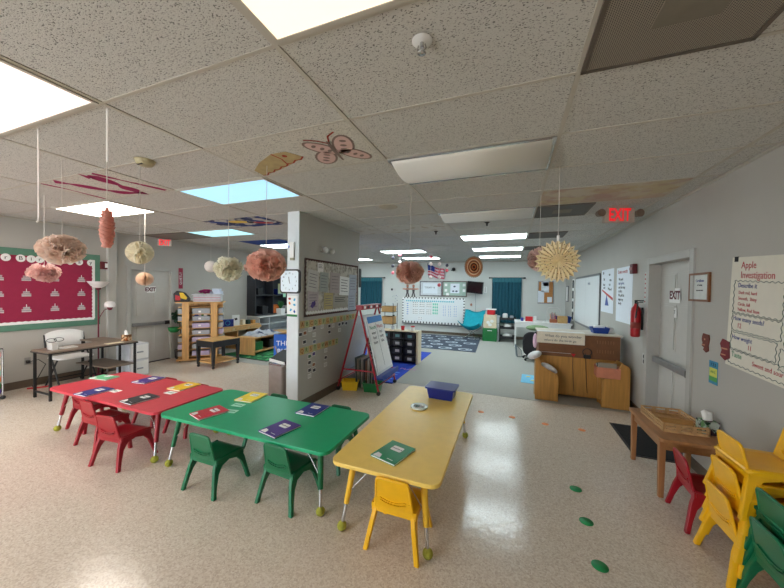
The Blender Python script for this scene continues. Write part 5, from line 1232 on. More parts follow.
# big books stacked upright behind easel legs
BKC = [mat('book_%d' % k, c, .6) for k, c in enumerate([(70, 84, 80), (150, 142, 126), (96, 104, 92), (176, 168, 160), (60, 60, 66), (130, 96, 70), (190, 186, 176)])]
for k in range(9):
    o = MB().box(-.008, .008, -.18, .18, 0, .5-.02*(k % 3)).build('big_book', BKC[k % 7], loc=(-2.40+.035*k, 4.83, .01), bevel=.002); o.rotation_euler = (0, R(-3+k*.6), 0)
    tag(o, ['dark green', 'beige', 'olive', 'grey', 'black', 'brown', 'cream', 'teal', 'tan'][k]+' big book standing under the easel, '+['leftmost', 'second', 'third', 'fourth', 'middle', 'sixth', 'seventh', 'eighth', 'rightmost'][k], 'book', 'big books under the easel')
    if k > 6: o.data.materials.clear(); o.data.materials.append(BKC[(k*3) % 7] if k == 7 else BKC[1])
def tub(loc, rz, m, label, w=.16, d=.11, h=.13):
    t = thing('plastic_tub', label, 'tub', loc, rz)
    g = MB().add([(-w*.85, -d*.85, 0), (w*.85, -d*.85, 0), (w*.85, d*.85, 0), (-w*.85, d*.85, 0), (-w, -d, h), (w, -d, h), (w, d, h), (-w, d, h)], [(0, 1, 2, 3), (0, 4, 5, 1), (1, 5, 6, 2), (2, 6, 7, 3), (3, 7, 4, 0)]); o = g.build('tub_body', m, t, rec=False); o.modifiers.new('s', 'SOLIDIFY').thickness = .006
    MB().box(-w-.012, w+.012, -d-.012, -d, h-.012, h).box(-w-.012, w+.012, d, d+.012, h-.012, h).box(-w-.012, -w, -d, d, h-.012, h).box(w, w+.012, -d, d, h-.012, h).build('tub_rim', m, t)
tub((-2.46, 4.56, 0), R(20), YELP, 'yellow plastic tub under the easel by the partition', .13, .1, .15)
tub((-2.08, 4.62, 0), R(10), GRNP, 'green plastic tub under the red easel', .14, .1, .15)
# blue rug
t = thing('blue_rug', 'bright blue striped rug behind the easel', 'rug', (-2.95, 6.6, .004))
MB().box(-.9, .9, -1.45, 1.45, 0, .01).build('rug_field', mat('rug_blue', (24, 62, 176), .9, var=.15, scale=6, bump=.3), t)
g = MB()
for k in range(5): g.box(-.8, .8, -1.35+k*.14, -1.31+k*.14, .01, .0115)
g.build('rug_stripes', mat('rug_light_blue', (90, 140, 214), .9), t)
g = MB(); g.text('READ AND PLAY', .16, .45, -.45, flat=True, y=.0118, ang=0); g.build('rug_print', mat('rug_pink', (190, 130, 180), .9), t)
t.rotation_euler = (0, 0, 0); t.location = (-2.82, 6.55, .004)
# cubby shelf with black bins
t = thing('cubby_shelf', 'cream cubby shelf full of black bins behind the easel', 'shelf', (-2.50, 6.70, .015))
CRW = mat('cream_laminate', (222, 206, 176), .5)
for x in (-.62, .57): MB().box(x, x+.03 if x < 0 else x+.05, -.13, .13, 0, .70).build('side_panel', CRW, t, bevel=.003)
MB().box(-.62, .62, -.14, .13, .70, .725).build('top_board', CRW, t, bevel=.003); MB().box(-.59, .57, .11, .13, .0, .70).build('back_panel', CRW, t)
for k in range(4): MB().box(-.59, .57, -.12, .11, .03+k*.168, .042+k*.168).build('shelf', BLKP, t)
for x in (-.30, -.01, .28): MB().box(x-.006, x+.006, -.12, .11, .04, .70).build('divider', BLKP, t)
for r_ in range(4):
    for c_ in range(4):
        x = -.445+.29*c_; z = .015+.043+.168*r_; lb = 'black bin in the cubby shelf, %s row, column %s' % (('bottom', 'second', 'third', 'top')[r_], ('one from the left', 'two from the left', 'second from the right', 'on the right')[c_])
        b = thing('cubby_bin', lb, 'bin', (-2.50+x, 6.68, z), 0, 'black bins in the cubby shelf')
        MB().box(-.115, .115, -.115, .10, 0, .13).build('bin_body', BLKP, b, bevel=.008)
        MB().box(-.05, .05, -.118, -.115, .03, .09).build('bin_label', mat('bin_teal', (96, 150, 150), .6) if r_ == 3 else GREYP, b)
t = thing('small_cup', 'red cup on the cubby shelf', 'cup', (-2.28, 6.68, .741)); MB().lathe([(0, 0), (.035, 0), (.045, .09), (.04, .09), (.03, .01), (0, .01)]).build('cup_body', REDP, t)
t = thing('small_jar', 'white jar with red lid on the right end of cubby shelf', 'jar', (-2.05, 6.70, .741)); MB().cyl((0, 0, 0), (0, 0, .08), .045).build('jar_body', WHITE, t); MB().cyl((0, 0, .08), (0, 0, .1), .047).build('lid', REDP, t)
t = thing('small_jar', 'clear jar left of the red cup on cubby shelf', 'jar', (-2.52, 6.68, .741)); MB().cyl((0, 0, 0), (0, 0, .08), .035).build('jar_body', mat('clear_bin', (196, 202, 210), .25), t)
for k, (z0, z1) in enumerate(((1.10, 1.24), (.80, .98))):
    o = MB().box(-.16, .14, -.13, .13, 0, z1-z0).box(-.165, .145, -.135, .135, z1-z0-.02, z1-z0).build('cardboard_box', mat('cardboard', (196, 158, 104), .8), loc=(-2.86, 7.3, z0), bevel=.003); tag(o, ['upper tan box on rack behind the easel', 'lower tan box on rack behind the easel'][k], 'box')
t = thing('wire_rack', 'slim metal rack holding two tan boxes behind the easel', 'rack', (-2.87, 7.3, .015))
for x in (-.17, .17):
    for y in (-.15, .15): MB().cyl((x, y, 0), (x, y, 1.3), .008, n=8).build('post', BLACK, t)
for z in (.775, 1.075): MB().box(-.17, .17, -.15, .15, z, z+.009).build('shelf', BLACK, t)

# ------------------------------------------------------------------ back wall
def curtain(cx, w, z0, z1, label, rod):
    t = thing('window_curtain', label, 'curtain', (cx, YB, 0)); g = MB(); n = 48
    P = [(-w/2+w*k/n, -.07+.018*math.sin(k*1.15)) for k in range(n+1)]+[(w/2-w*k/n, -.058+.018*math.sin((n-k)*1.15)) for k in range(n+1)]
    o = g.prism(P, z0, z1, 'z').build('curtain_cloth', TEAL, t)
    MB().cyl((-rod/2, -.065, z1+.01), (rod/2, -.065, z1+.01), .016).ball((-rod/2, -.065, z1+.01), .028, 10, 8).ball((rod/2, -.065, z1+.01), .028, 10, 8).build('curtain_rod', BLACK, t)
    for s_ in (-1, 1): MB().box(s_*rod*.46-.01, s_*rod*.46+.01, -.07, -.002, z1-.01, z1+.03).build('bracket', BLACK, t)
    MB().box(-w/2+.01, w/2-.01, -.085, -.052, z1-.14, z1+.005).build('valance', mat('light_teal', (40, 104, 116), .8, var=.1), t)
curtain(-.14, .95, .55, 2.10, 'dark teal curtain on the back wall right of the television', 1.14)
curtain(-5.28, .95, .9, 2.10, 'dark teal curtain on the back wall just past the partition', 1.16)
# big calendar whiteboard
a, b = onB(403, 299), onB(464, 327)
cx, cz, w, h = (a.x+b.x)/2, (a.z+.42)/2+.02, b.x-a.x, a.z-.33
t = thing('whiteboard', 'wide calendar whiteboard with dotted border on the back wall', 'whiteboard', (cx, YB, cz))
MB().box(-w/2, w/2, -.02, -.001, -h/2, h/2).build('board_panel', mat('white_board', (232, 236, 238), .25), t)
g = MB(); n = 40
for k in range(n):
    x = -w/2+w*k/n
    g.box(x, x+w/n*.6, -.024, -.02, -h/2-.02, -h/2+.05, k % 2); g.box(x, x+w/n*.6, -.024, -.02, h/2-.03, h/2+.02, (k+1) % 2)
for k in range(18):
    z = -h/2+h*k/18; g.box(-w/2-.02, -w/2+.04, -.024, -.02, z, z+h/30, k % 2); g.box(w/2-.04, w/2+.02, -.024, -.02, z, z+h/30, k % 2)
g.build('border_trim', [mat('dark_border', (70, 66, 72), .7), PAPER], t)
MB().box(-w/2, w/2, -.08, -.02, -h/2-.06, -h/2-.03).build('marker_tray', mat('grey_frame', (110, 112, 116), .4), t)
def grid_cards(name, x0, x1, z0, z1, nx, nz, m, lab, gap=.25, print_=True):
    k = thing(name, lab, 'wall chart', (cx+(x0+x1)/2, YB-.0215, cz+(z0+z1)/2)); W2, H2 = (x1-x0), (z1-z0)
    MB().box(-W2/2, W2/2, -.003, 0, -H2/2, H2/2).build('chart_sheet', PAPER, k)
    g = MB()
    for i in range(nx):
        for j in range(nz):
            x = -W2/2+W2*(i+.5)/nx; z = -H2/2+H2*(j+.5)/nz; g.box(x-W2/nx*(.5-gap), x+W2/nx*(.5-gap), -.005, -.003, z-H2/nz*(.5-gap), z+H2/nz*(.5-gap))
    g.build('printed_cells', m, k)
s = w/2.35; GR2 = mat('cell_grey', (150, 160, 176), .7); GG = mat('cell_mint', (120, 206, 180), .7); BB2 = mat('cell_blue', (150, 176, 214), .7)
grid_cards('number_line', -1.05*s, .82*s, h/2-.16, h/2-.08, 24, 1, mat('cell_aqua', (110, 190, 205), .7), 'aqua number line strip at top of the calendar whiteboard', .15)
grid_cards('list_chart', -1.05*s, -.90*s, -.2, .28, 1, 6, BB2, 'narrow blue list chart at left of the calendar whiteboard')
for i in range(3):
    for j in range(2):
        grid_cards('number_card', (-.78+.27*i)*s, (-.56+.27*i)*s, -.16+.27*j, .06+.27*j, 3, 3, mat('cell_dark', (84, 88, 110), .7), 'dotted number card on the calendar board, %s column, %s row' % (('left', 'middle', 'right')[i], ('lower', 'upper')[j]), .3)
grid_cards('mint_chart', .0, .22*s, -.15, .30, 3, 4, GG, 'mint green chart in the middle of the calendar whiteboard', .15)
for i in range(3): grid_cards('list_chart', (.38+.2*i)*s, (.52+.2*i)*s, -.2, .22, 2, 7, BB2, '%s pale list chart on right half of the calendar whiteboard' % ('first', 'second', 'third')[i])
grid_cards('small_note', (-.55)*s, (-.38)*s, -.38, -.24, 2, 2, GR2, 'small note low on the calendar whiteboard', .3)
# two boards above
def frame_board(name, px0, py0, px1, py1, m, label, fr, inner):
    a, b = onB(px0, py0), onB(px1, py1); w, h = b.x-a.x, a.z-b.z
    t = thing(name, label, 'wall board', ((a.x+b.x)/2, YB, (a.z+b.z)/2)); MB().box(-w/2, w/2, -.015, -.001, -h/2, h/2).build('board_panel', m, t)
    g = MB()
    for q in ((-w/2, w/2, h/2-.04, h/2), (-w/2, w/2, -h/2, -h/2+.04), (-w/2, -w/2+.04, -h/2+.04, h/2-.04), (w/2-.04, w/2, -h/2+.04, h/2-.04)): g.box(q[0], q[1], -.025, -.001, q[2], q[3])
    g.build('board_frame', fr, t); inner(t, w, h)
def in1(t, w, h):
    MB().box(-w*.35, w*.3, -.018, -.015, -h*.32, h*.36).build('notice_sheet', mat('cool_paper', (226, 232, 240), .8), t)
    g = MB(); g.text('TODAY IS', .09, -.04, .04, y=-.019); g.build('printed_words', INK_K, t)
def in2(t, w, h):
    MB().box(-w*.17, w*.2, -.018, -.015, -h*.28, h*.34).build('notice_sheet', mat('cool_paper', (226, 232, 240), .8), t)
    for k, (x, z) in enumerate(((-.35, .25), (-.35, -.1), (.38, .25), (.38, -.1), (-.28, -.35))): MB().box(w*x-.05, w*x+.05, -.018, -.015, h*z-.05, h*z+.05).build('small_card', PAPER, t)
    for k, (x, z) in enumerate(((-.05, -.15), (.08, -.15), (.0, .15))): MB().prism(ell(w*x, h*z, .045, .03, 0, 10), -.02, -.018, 'y').build('drawing', mat('cell_dark', (84, 88, 110), .7), t)
frame_board('notice_board', 420, 281, 442, 296.5, mat('pale_board', (206, 212, 216), .7), 'pale notice board with TODAY IS sheet, left of the green one', mat('patterned_border', (120, 116, 122), .7, var=.4, scale=20), in1)
frame_board('notice_board', 442.5, 281, 467, 297, mat('mint_board', (168, 190, 178), .7), 'pale green notice board left of the television', mat('brown_grey_border', (110, 100, 92), .7, var=.3, scale=20), in2)
# television, speaker, thermostat, figures, flag
a = WY(475, 287.5, 11.25)
t = thing('television', 'small black television on a wall arm above the calendar board', 'television', (a.x, 11.25, a.z), R(-12)); t.rotation_euler = (R(0), R(5), R(-14))
MB().box(-.29, .29, -.025, .025, -.21, .21).build('screen_case', BLKP, t, bevel=.006); MB().box(-.27, .27, -.028, -.025, -.19, .19).build('screen', mat('dark_screen', (14, 15, 18), .12, var=0), t); MB().box(-.03, .03, .025, .19, -.03, .03).build('wall_arm', BLACK, t)
o = MB().tube([(a.x+.0, YB-.01, a.z-.2), (a.x+.01, YB-.01, a.z-.8), (a.x+.03, YB-.01, .4)], .006, 6).build('cable', mat('grey_cable', (120, 124, 130), .6)); tag(o, 'thin grey cable running down from the television', 'cable')
a = onB(485.5, 289.5); t = thing('wall_phone', 'white wall phone left of the right teal curtain', 'phone', (a.x, YB, a.z)); MB().box(-.05, .05, -.04, -.001, -.12, .1).build('phone_base', WHITE, t, bevel=.006); MB().box(-.02, .02, -.06, -.04, -.09, .09).build('handset', GREYP, t, bevel=.006)
a = onB(467, 304); t = thing('wall_sticker', 'small oval grey sticker right of the calendar board', 'sticker', (a.x+.15, YB, a.z)); MB().prism(ell(0, 0, .07, .12, 0), -.004, -.001, 'y').build('sticker_sheet', GREYP, t); MB().prism(ell(0, -.02, .035, .05, 0), -.006, -.004, 'y').build('sticker_mark', mat('photo_rust', (150, 96, 70), .6), t)
a = onB(454, 269.5); t = thing('wall_camera', 'small black device high on back wall right of the flag', 'camera', (a.x, YB, a.z)); MB().ball((0, -.08, 0), (.07, .07, .07), 14, 10).build('device_body', BLKP, t); MB().box(-.09, .03, -.08, -.001, -.05, -.02).build('bracket', BLKP, t)
t = thing('flag', 'small striped flag on an angled staff on the back wall', 'flag', (onB(436, 272).x, YB-.12, onB(436, 272).z)); 
g = MB(); n = 12
for k in range(7):
    v = [];
    for i_ in range(n+1):
        u = i_/n; x = -.28+.62*u; z = .10-.17*u+.02*math.sin(u*8); v += [(x, .03*math.sin(u*9), z+.16-.055*k), (x, .03*math.sin(u*9), z+.16-.055*(k+1))]
    g.add(v, [(2*i_, 2*i_+2, 2*i_+3, 2*i_+1) for i_ in range(n)], k % 2, True)
g.build('stripes', [mat('flag_red', (184, 70, 90), .8), mat('flag_white', (206, 176, 184), .8)], t, rec=False)
g = MB(); v = []
for i_ in range(6):
    u = i_/12; x = -.28+.62*u; z = .10-.17*u+.02*math.sin(u*8); v += [(x, .03*math.sin(u*9)-.004, z+.16), (x, .03*math.sin(u*9)-.004, z-.04)]
g.add(v, [(2*i_, 2*i_+2, 2*i_+3, 2*i_+1) for i_ in range(5)], 0, True).build('canton', INK_B, t, rec=False)
MB().tube([(-.30, .0, .32), (-.26, .11, -.25)], .01, 8).build('staff', BLACK, t)
for k, px in enumerate((407.5, 413.5)):
    a = onB(px, 291); t = thing('paper_figure', ['left paper doll figure with outstretched arms above the calendar board', 'right paper doll figure with outstretched arms above the calendar board'][k], 'paper figure', (a.x, YB, a.z))
    MB().prism(ell(0, .19, .05, .06, 0), -.006, -.001, 'y').build('head', mat('doll_tan', (176, 120, 96), .8), t)
    MB().prism([(-.04, .13), (.04, .13), (.05, .09), (.20, .10), (.20, .06), (.05, .04), (.04, -.06), (.09, -.24), (.03, -.24), (0, -.08), (-.03, -.24), (-.09, -.24), (-.04, -.06), (-.05, .04), (-.20, .06), (-.20, .10), (-.05, .09)], -.006, -.001, 'y').build('body', mat('doll_dark', (80, 72, 76), .8, var=.3), t)
    MB().prism([(-.20, .055), (.20, .055), (.20, .105), (-.20, .105)], -.008, -.006, 'y').build('sleeves', mat('doll_pink', (206, 150, 130), .8), t)
for px, py, lb, w_, h_ in ((394, 289.5, 'small black and white plate on the back wall by the left curtain', .18, .08), (394, 316, 'small wall outlet left of the calendar board', .06, .1)):
    a = onB(px, py); t = thing('wall_plate', lb, 'wall plate', (a.x, YB, a.z)); MB().box(-w_/2, w_/2, -.01, -.001, -h_/2, h_/2).build('plate', GREYP if h_ < .09 else BLKP, t); MB().box(-w_/2-.03, -w_/4, -.014, -.01, -h_/2, h_/2).build('dark_end', BLKP, t)
a = onB(395, 302); t = thing('wall_stickers', 'pale sheet of small dots left of the calendar board', 'sticker sheet', (a.x, YB, a.z)); MB().box(-.12, .12, -.003, -.001, -.4, .35).build('sheet', WALLW, t)
g = MB(); rnd = random.Random(5)
for k in range(16): g.prism(ell(rnd.uniform(-.1, .1), rnd.uniform(-.36, .3), .014, .014, 0, 8), -.005, -.003, 'y', k % 2)
g.build('dots', [INK_B, mat('cell_grey', (150, 160, 176), .7)], t)
a, b = onB(538, 281), onB(553.5, 304); w, h = b.x-a.x, a.z-b.z
t = thing('cork_board', 'cork board with pinned papers behind the star rosette', 'cork board', ((a.x+b.x)/2, YB, (a.z+b.z)/2))
MB().box(-w/2, w/2, -.02, -.001, -h/2, h/2).build('board_frame', mat('silver_frame', (150, 154, 158), .35, .5), t); MB().box(-w/2+.03, w/2-.03, -.024, -.02, -h/2+.03, h/2-.03).build('cork', mat('cork', (176, 120, 70), .9, var=.2, scale=40), t)
for q in ((-.18, .12, .0, .34), (-.30, -.06, -.34, .05), (.06, .24, -.33, -.15), (-.1, .1, .2, .36)): MB().box(q[0]*w/.62, q[1]*w/.62, -.028, -.024, q[2], q[3]).build('pinned_sheet', mat('cool_paper', (226, 232, 240), .8), t)
# dark patterned rug, butterfly chair, green cabinet, cart, white desk
t = thing('dark_rug', 'charcoal rug with pale oval patterns before the back wall', 'rug', (-2.15, 9.9, .004))
g = MB().prism([(-1.55, -1.35), (1.3, -1.35), (1.2, 1.35), (-1.55, 1.35)], 0, .01, 'z'); rnd = random.Random(6)
for i_ in range(5):
    for j in range(5):
        cx_, cy_ = -1.25+i_*.56+(.2 if j % 2 else 0), -1.1+j*.52
        if cx_ > 1.0: continue
        P = ell(cx_, cy_, .2, .15, 0, 20); Q = ell(cx_, cy_, .15, .10, 0, 20)
        g.add([(x, y, .0115) for x, y in P+Q], [(k, (k+1) % 20, 20+(k+1) % 20, 20+k) for k in range(20)], 1)
        g.prism(ell(cx_+.05, cy_+.02, .05, .04, 0, 10), .01, .0117, 'z', 1)
g.build('rug_field', [mat('rug_charcoal', (62, 72, 88), .95, var=.1, bump=.3), mat('rug_pale', (190, 200, 210), .95)], t, rec=False)
t = thing('butterfly_chair', 'turquoise butterfly folding chair against the back wall', 'chair', (-1.22, 10.9, .004), R(-14))
v = []; n = 10
for i_ in range(n+1):
    for j in range(n+1):
        u, w_ = 2*i_/n-1, j/n
        y = -.34+.70*w_; z = .42-.16*math.sin(PI*min(1, w_*1.25))+.52*max(0, w_-.35)**1.35*1.5+.16*abs(u)**2.2*(1-.2*w_)+(.10*abs(u)**3 if w_ > .8 else 0)-.0
        v.append((u*(.38-.05*math.sin(PI*w_)), y, min(z, .93)+.05))
o = MB().add(v, [(i_*(n+1)+j, (i_+1)*(n+1)+j, (i_+1)*(n+1)+j+1, i_*(n+1)+j+1) for i_ in range(n) for j in range(n)], 0, True).build('sling', TURQ, t, rec=False); o.modifiers.new('s', 'SOLIDIFY').thickness = .012
for s_ in (-1, 1):
    MB().tube([(s_*.34, -.32, .55), (-s_*.25, .22, .01), ], .009, 8).build('frame_leg', CHROME, t); MB().tube([(s_*.34, .36, .98), (s_*.30, .1, .4), (-s_*.25, -.25, .01)], .009, 8).build('frame_leg', CHROME, t)
t = thing('green_cabinet', 'green lower cube with cream cube on top by back wall', 'cabinet', (-.60, 10.85, .004))
MB().box(-.25, .2, -.22, .22, 0, .43).build('green_cube', GRNP, t, bevel=.008); MB().box(-.1, .05, -.228, -.22, .34, .36).build('label_strip', PAPER, t)
MB().box(-.22, .18, -.2, .2, .43, .86).build('cream_cube', mat('cream_laminate', (222, 206, 176), .5), t, bevel=.006)
for k, (x, z) in enumerate(((-.08, .62), (.04, .66), (-.02, .54))): MB().prism(ell(x, z, .06, .05, 0, 10), -.206, -.2, 'y').build('sticker', PAPER, t)
t = thing('red_pouch', 'red and white pouch on top of the cream cube', 'pouch', (-.60, 10.82, .866)); MB().prism(rrect(.25, .18, .04), 0, .16, 'z').build('pouch_body', REDP, t, bevel=.02); MB().prism(rrect(.33, .2, .05), .16, .2, 'z').build('white_flap', PAPER, t, bevel=.01)
t = thing('utility_cart', 'black three tier utility cart loaded with supplies', 'cart', (-.08, 10.9, .004))
for z in (.12, .42, .72): MB().box(-.24, .24, -.18, .18, z, z+.02).box(-.24, .24, -.18, -.165, z+.02, z+.07).box(-.24, .24, .165, .18, z+.02, z+.07).build('tray', BLKP, t)
for x in (-.24, .24):
    for y in (-.18, .18): MB().cyl((x, y, .05), (x, y, .80), .012, n=8).build('post', BLACK, t); MB().ball((x, y, .03), .03, 8, 6).build('caster', BLKP, t)
for k, (x, z, c, r_, h, lb) in enumerate(((-.08, .744, WHITE, .08, .18, 'white jar on the top tier'), (.12, .744, mat('clear_bin', (196, 202, 210), .25), .06, .12, 'clear jar on the top tier'), (.0, .444, GREYP, .12, .14, 'grey tub on the middle tier'), (.0, .144, GREYP, .15, .13, 'grey tub on the bottom tier'))):
    o = MB().lathe([(0, 0), (r_*.9, 0), (r_, h*.2), (r_, h*.8), (r_*.7, h), (0, h)], n=16).build('supply_jar', c, loc=(-.08+x, 10.88, z)); tag(o, lb+' of the black utility cart', 'jar')
for k, z in enumerate((.004, .30, .58)):
    o = MB().box(-.07, .07, -.08, .08, 0, .26).build('paper_roll_box', PWH, loc=(-.42+.03, 10.95, z), bevel=.02); tag(o, ['lowest', 'middle', 'top'][k]+' pale box in the narrow stack left of the utility cart', 'box')
t = thing('white_desk', 'white teacher desk near the back right corner', 'desk', (0, 0, .004))
MB().box(.12, 1.62, 9.85, 10.55, .72, .77).build('desktop', WHITE, t, bevel=.004); MB().box(.13, .17, 9.88, 10.52, 0, .72).build('side_panel', WHITE, t); MB().box(1.55, 1.59, 9.88, 10.52, 0, .72).build('side_panel', WHITE, t); MB().box(.17, 1.55, 9.87, 9.89, .60, .72).build('drawer_front', WHITE, t)
zd = .774
t = thing('desk_lamp', 'white arched desk lamp on the white desk', 'lamp', (.98, 10.2, zd)); MB().lathe([(0, 0), (.07, 0), (.07, .015), (0, .02)]).build('base', WHITE, t)
MB().tube([(0, 0, .02), (.03, 0, .32), (.06, 0, .40), (.14, 0, .42), (.30, 0, .41), (.36, 0, .36), (.37, 0, .28)], .012, 8).build('arched_arm', GREYP, t)
t = thing('tape_box', 'red and white box on the left part of white desk', 'box', (.52, 10.1, zd)); MB().box(-.1, .1, -.06, .06, 0, .14).build('red_box', REDP, t, bevel=.004); MB().cyl((.16, 0, 0), (.16, 0, .15), .045).build('white_cup', WHITE, t)
t = thing('desk_mug', 'dark mug on the left end of the white desk', 'mug', (.33, 10.1, zd)); MB().lathe([(0, 0), (.04, 0), (.045, .1), (.04, .1), (.035, .01), (0, .01)]).build('mug_body', BN, t)
tub((1.42, 10.2, zd), 0, BLUEP, 'blue plastic bin on right end of the white desk', .2, .14, .18)
t = thing('pencil_holder', 'copper coloured pencil caddy with scissors on the white desk', 'pencil holder', (1.15, 10.0, zd)); MB().box(-.09, .09, -.06, .06, 0, .10).build('caddy', mat('copper', (176, 110, 80), .5), t)
for k in range(7): MB().cyl((-.06+.02*k, 0, .1), (-.08+.026*k, .01, .24+.03*(k % 3)), .007, n=6).build('pencil', [ORNG, BLACK, INK_R, BLUEP][k % 4], t)
o = MB().box(-.12, .12, -.1, .1, 0, .2).build('cardboard_box', mat('cardboard', (196, 158, 104), .8), loc=(1.38, 9.98, zd), bevel=.003); tag(o, 'small tan carton at the right end of the white desk', 'box')
# office chair with green cushion
t = thing('office_chair', 'dark office chair with green cushion behind the pegboard cabinet', 'chair', (.56, 8.25, .004), R(6))
MB().prism(rrect(.50, .46, .1), .34, .44, 'z').build('seat', mat('dark_seat', (34, 30, 36), .7), t, bevel=.02)
o = MB().prism(rrect(.48, .58, .18), -.035, .035, 'y').build('backrest', mat('dark_seat', (34, 30, 36), .7), t, bevel=.02); o.location = (-.06, -.25, .42)
MB().cyl((0, 0, .08), (0, 0, .36), .025).build('gas_column', BLKP, t)
for k in range(5):
    an = 2*PI*k/5; MB().bar((0, 0, .08), (.26*math.cos(an), .26*math.sin(an), .06), .04, .03).build('base_arm', BLKP, t); MB().ball((.27*math.cos(an), .27*math.sin(an), .03), .03, 8, 6).build('caster', BLKP, t)
MB().ball((0.05, -.02, .78), (.26, .16, .07), 20, 12).build('green_cushion', mat('olive_cushion', (116, 140, 100), .8), t)
MB().bar((0, -.25, .44), (0, -.22, .72), .06, .03).build('back_post', BLKP, t)
t = thing('magazine_file', 'grey open magazine file leaning beside the dark office chair', 'file holder', (.22, 8.55, .004), R(10)); t.scale = (.7, .8, .6)
MB().prism([(-.08, 0), (.1, 0), (.06, .3), (-.12, .5)], -.12, .12, 'y').build('file_body', mat('slate_file', (90, 104, 112), .6), t); MB().prism([(-.06, .03), (.08, .03), (.045, .28), (-.10, .45)], -.124, -.12, 'y').build('file_front', GREYP, t)
t = thing('floor_card', 'light blue picture mat on the carpet by the pegboard cabinet', 'floor sign', (.42, 6.42, .004), R(-4))
MB().box(-.2, .2, -.30, .30, 0, .006).build('card_sheet', mat('sky_card', (110, 190, 226), .6), t); g = MB()
for k, (x, y) in enumerate(((-.08, .15), (.05, .05), (.0, -.1), (.1, .2))): g.prism(ell(x, y, .045, .035, k, 8, .2), .006, .0075, 'z', k % 2)
g.build('printed_shapes', [YELP, BLUEP], t)

# ------------------------------------------------------------------ wood play unit at right
t = thing('pegboard_cabinet', 'brown pegboard backed cabinet on honey plywood panels', 'cabinet', (0, 0, .004))
MB().box(.44, 1.55, 5.56, 6.05, .64, 1.0).build('pegboard_back', PEG, t, bevel=.003)
g = MB()
for i_ in range(7):
    for j in range(2):
        x = 1.25+.035*i_; z = .74+.14*j; g.box(x, x+.008, 5.556, 5.56, z, z+.05)
g.build('vent_slots', mat('tan_slots', (150, 108, 74), .7), t)
MB().box(.42, 1.57, 5.54, 6.1, 1.0, 1.022).build('top_board', mat('pale_top', (206, 196, 180), .5), t, bevel=.003)
MB().box(.44, 1.55, 5.58, 6.04, .03, .64).build('plywood_back', PLY, t, bevel=.002)
MB().tube([(.93, 5.555, .72), (.93, 5.56, .5), (.95, 5.572, .2), (.96, 5.575, .1)], .004, 6).build('hanging_cord', BLKP, t); MB().tube([(1.10, 5.555, .72), (1.11, 5.56, .5), (1.13, 5.572, .2), (1.14, 5.575, .1)], .004, 6).build('hanging_cord', BLKP, t)
MB().prism([(.90, .70), (.97, .70), (.935, .65)], 5.548, 5.556, 'y').build('red_hook', REDP, t)
g = MB(); g.tube([(1.12+.06*math.cos(2*PI*k/20), 5.552, .74+.055*math.sin(2*PI*k/20)) for k in range(21)], .005, 6); g.build('wire_hoop', BLACK, t)
MB().prism(rrect(.10, .06, .02, 4, 1.12, .67), 5.54, 5.556, 'y').build('hoop_cup', BLKP, t)
MB().box(.46, .90, 5.554, 5.556, .695, .70).build('cord_line', GREYP, t)
for s_, P, lb in ((0, [(.38, 0), (.70, 0), (.70, .37), (.66, .42), (.47, .52), (.44, .62), (.40, .64), (.38, .62)], 'honey plywood book display end at left of pegboard cabinet'), (1, [(1.60, 0), (1.26, 0), (1.26, .40), (1.28, .42), (1.44, .43), (1.47, .60), (1.50, .66), (1.58, .62), (1.60, .58)], 'honey plywood step shelf end by the right wall')):
    t = thing('display_stand', lb, 'display stand', (0, 5.42, .004)); MB().prism(P, -.14, -.12, 'y').build('front_panel', PLY, t, bevel=.004); MB().prism(P, .10, .12, 'y').build('back_panel', PLY, t, bevel=.004)
    if s_: MB().box(1.27, 1.46, -.12, .10, .40, .42).box(1.48, 1.59, -.12, .10, .55, .57).build('shelf', PLY, t); MB().box(1.265, 1.595, -.12, .1, .02, .04).build('bottom_board', PLY, t); MB().box(1.585, 1.6, -.12, .1, .04, .55).build('side_board', PLY, t)
    if not s_: MB().box(.39, .69, -.12, .10, .30, .32).build('shelf', PLY, t); MB().box(.385, .695, -.12, .1, .02, .04).build('bottom_board', PLY, t); MB().box(.38, .395, -.12, .1, .04, .55).build('side_board', PLY, t)
def cushion(loc, rot, r, m, label, name='cloth_roll'):
    o = MB().ball((0, 0, 0), r, 18, 12).build(name, m, loc=loc); o.rotation_euler = rot; tag(o, label, 'cloth'); return o
CL = mat('white_cloth', (230, 228, 230), .85, var=.1, bump=.6, bscale=18)
cushion((.37, 5.40, .665), (0, R(-25), 0), (.11, .10, .055), CL, 'white cloth roll draped over the left plywood end')
cushion((.585, 5.42, .475), (0, R(28), 0), (.13, .10, .05), CL, 'rolled white cloth lying on slope of the left plywood end')
cushion((.39, 5.62, .86), (0, 0, 0), (.035, .06, .12), mat('pink_cloth', (226, 190, 210), .85), 'pale pink cloth hanging at left edge of the pegboard cabinet')
t = thing('book_bin', 'salmon bin full of thin books on the plywood step', 'book bin', (1.36, 5.40, .434), R(-4))
MB().box(-.16, .13, -.13, -.115, 0, .15).box(-.16, .13, .10, .115, 0, .15).box(-.16, -.145, -.115, .1, 0, .15).box(.115, .13, -.115, .1, 0, .15).box(-.145, .115, -.115, .1, 0, .01).build('bin_body', mat('salmon_bin', (206, 130, 100), .6), t, bevel=.003)
for k in range(5):
    o = MB().box(-.12, .10, -.007, .007, 0, .2-.01*k).build('thin_book', [BKC[1], BKC[3], BKC[2], BKC[0], BKC[6]][k], loc=(1.345, 5.31+.038*k, .446)); tag(o, ['front', 'second', 'middle', 'fourth', 'rear'][k]+' thin book standing in the salmon bin', 'book', 'thin books in the salmon bin'); o.rotation_euler = (R(-6), 0, R(-4))
t = thing('paper_banner', 'long cream sign with handwriting on top front of pegboard cabinet', 'sign', (.74, 5.535, 1.0), 0)
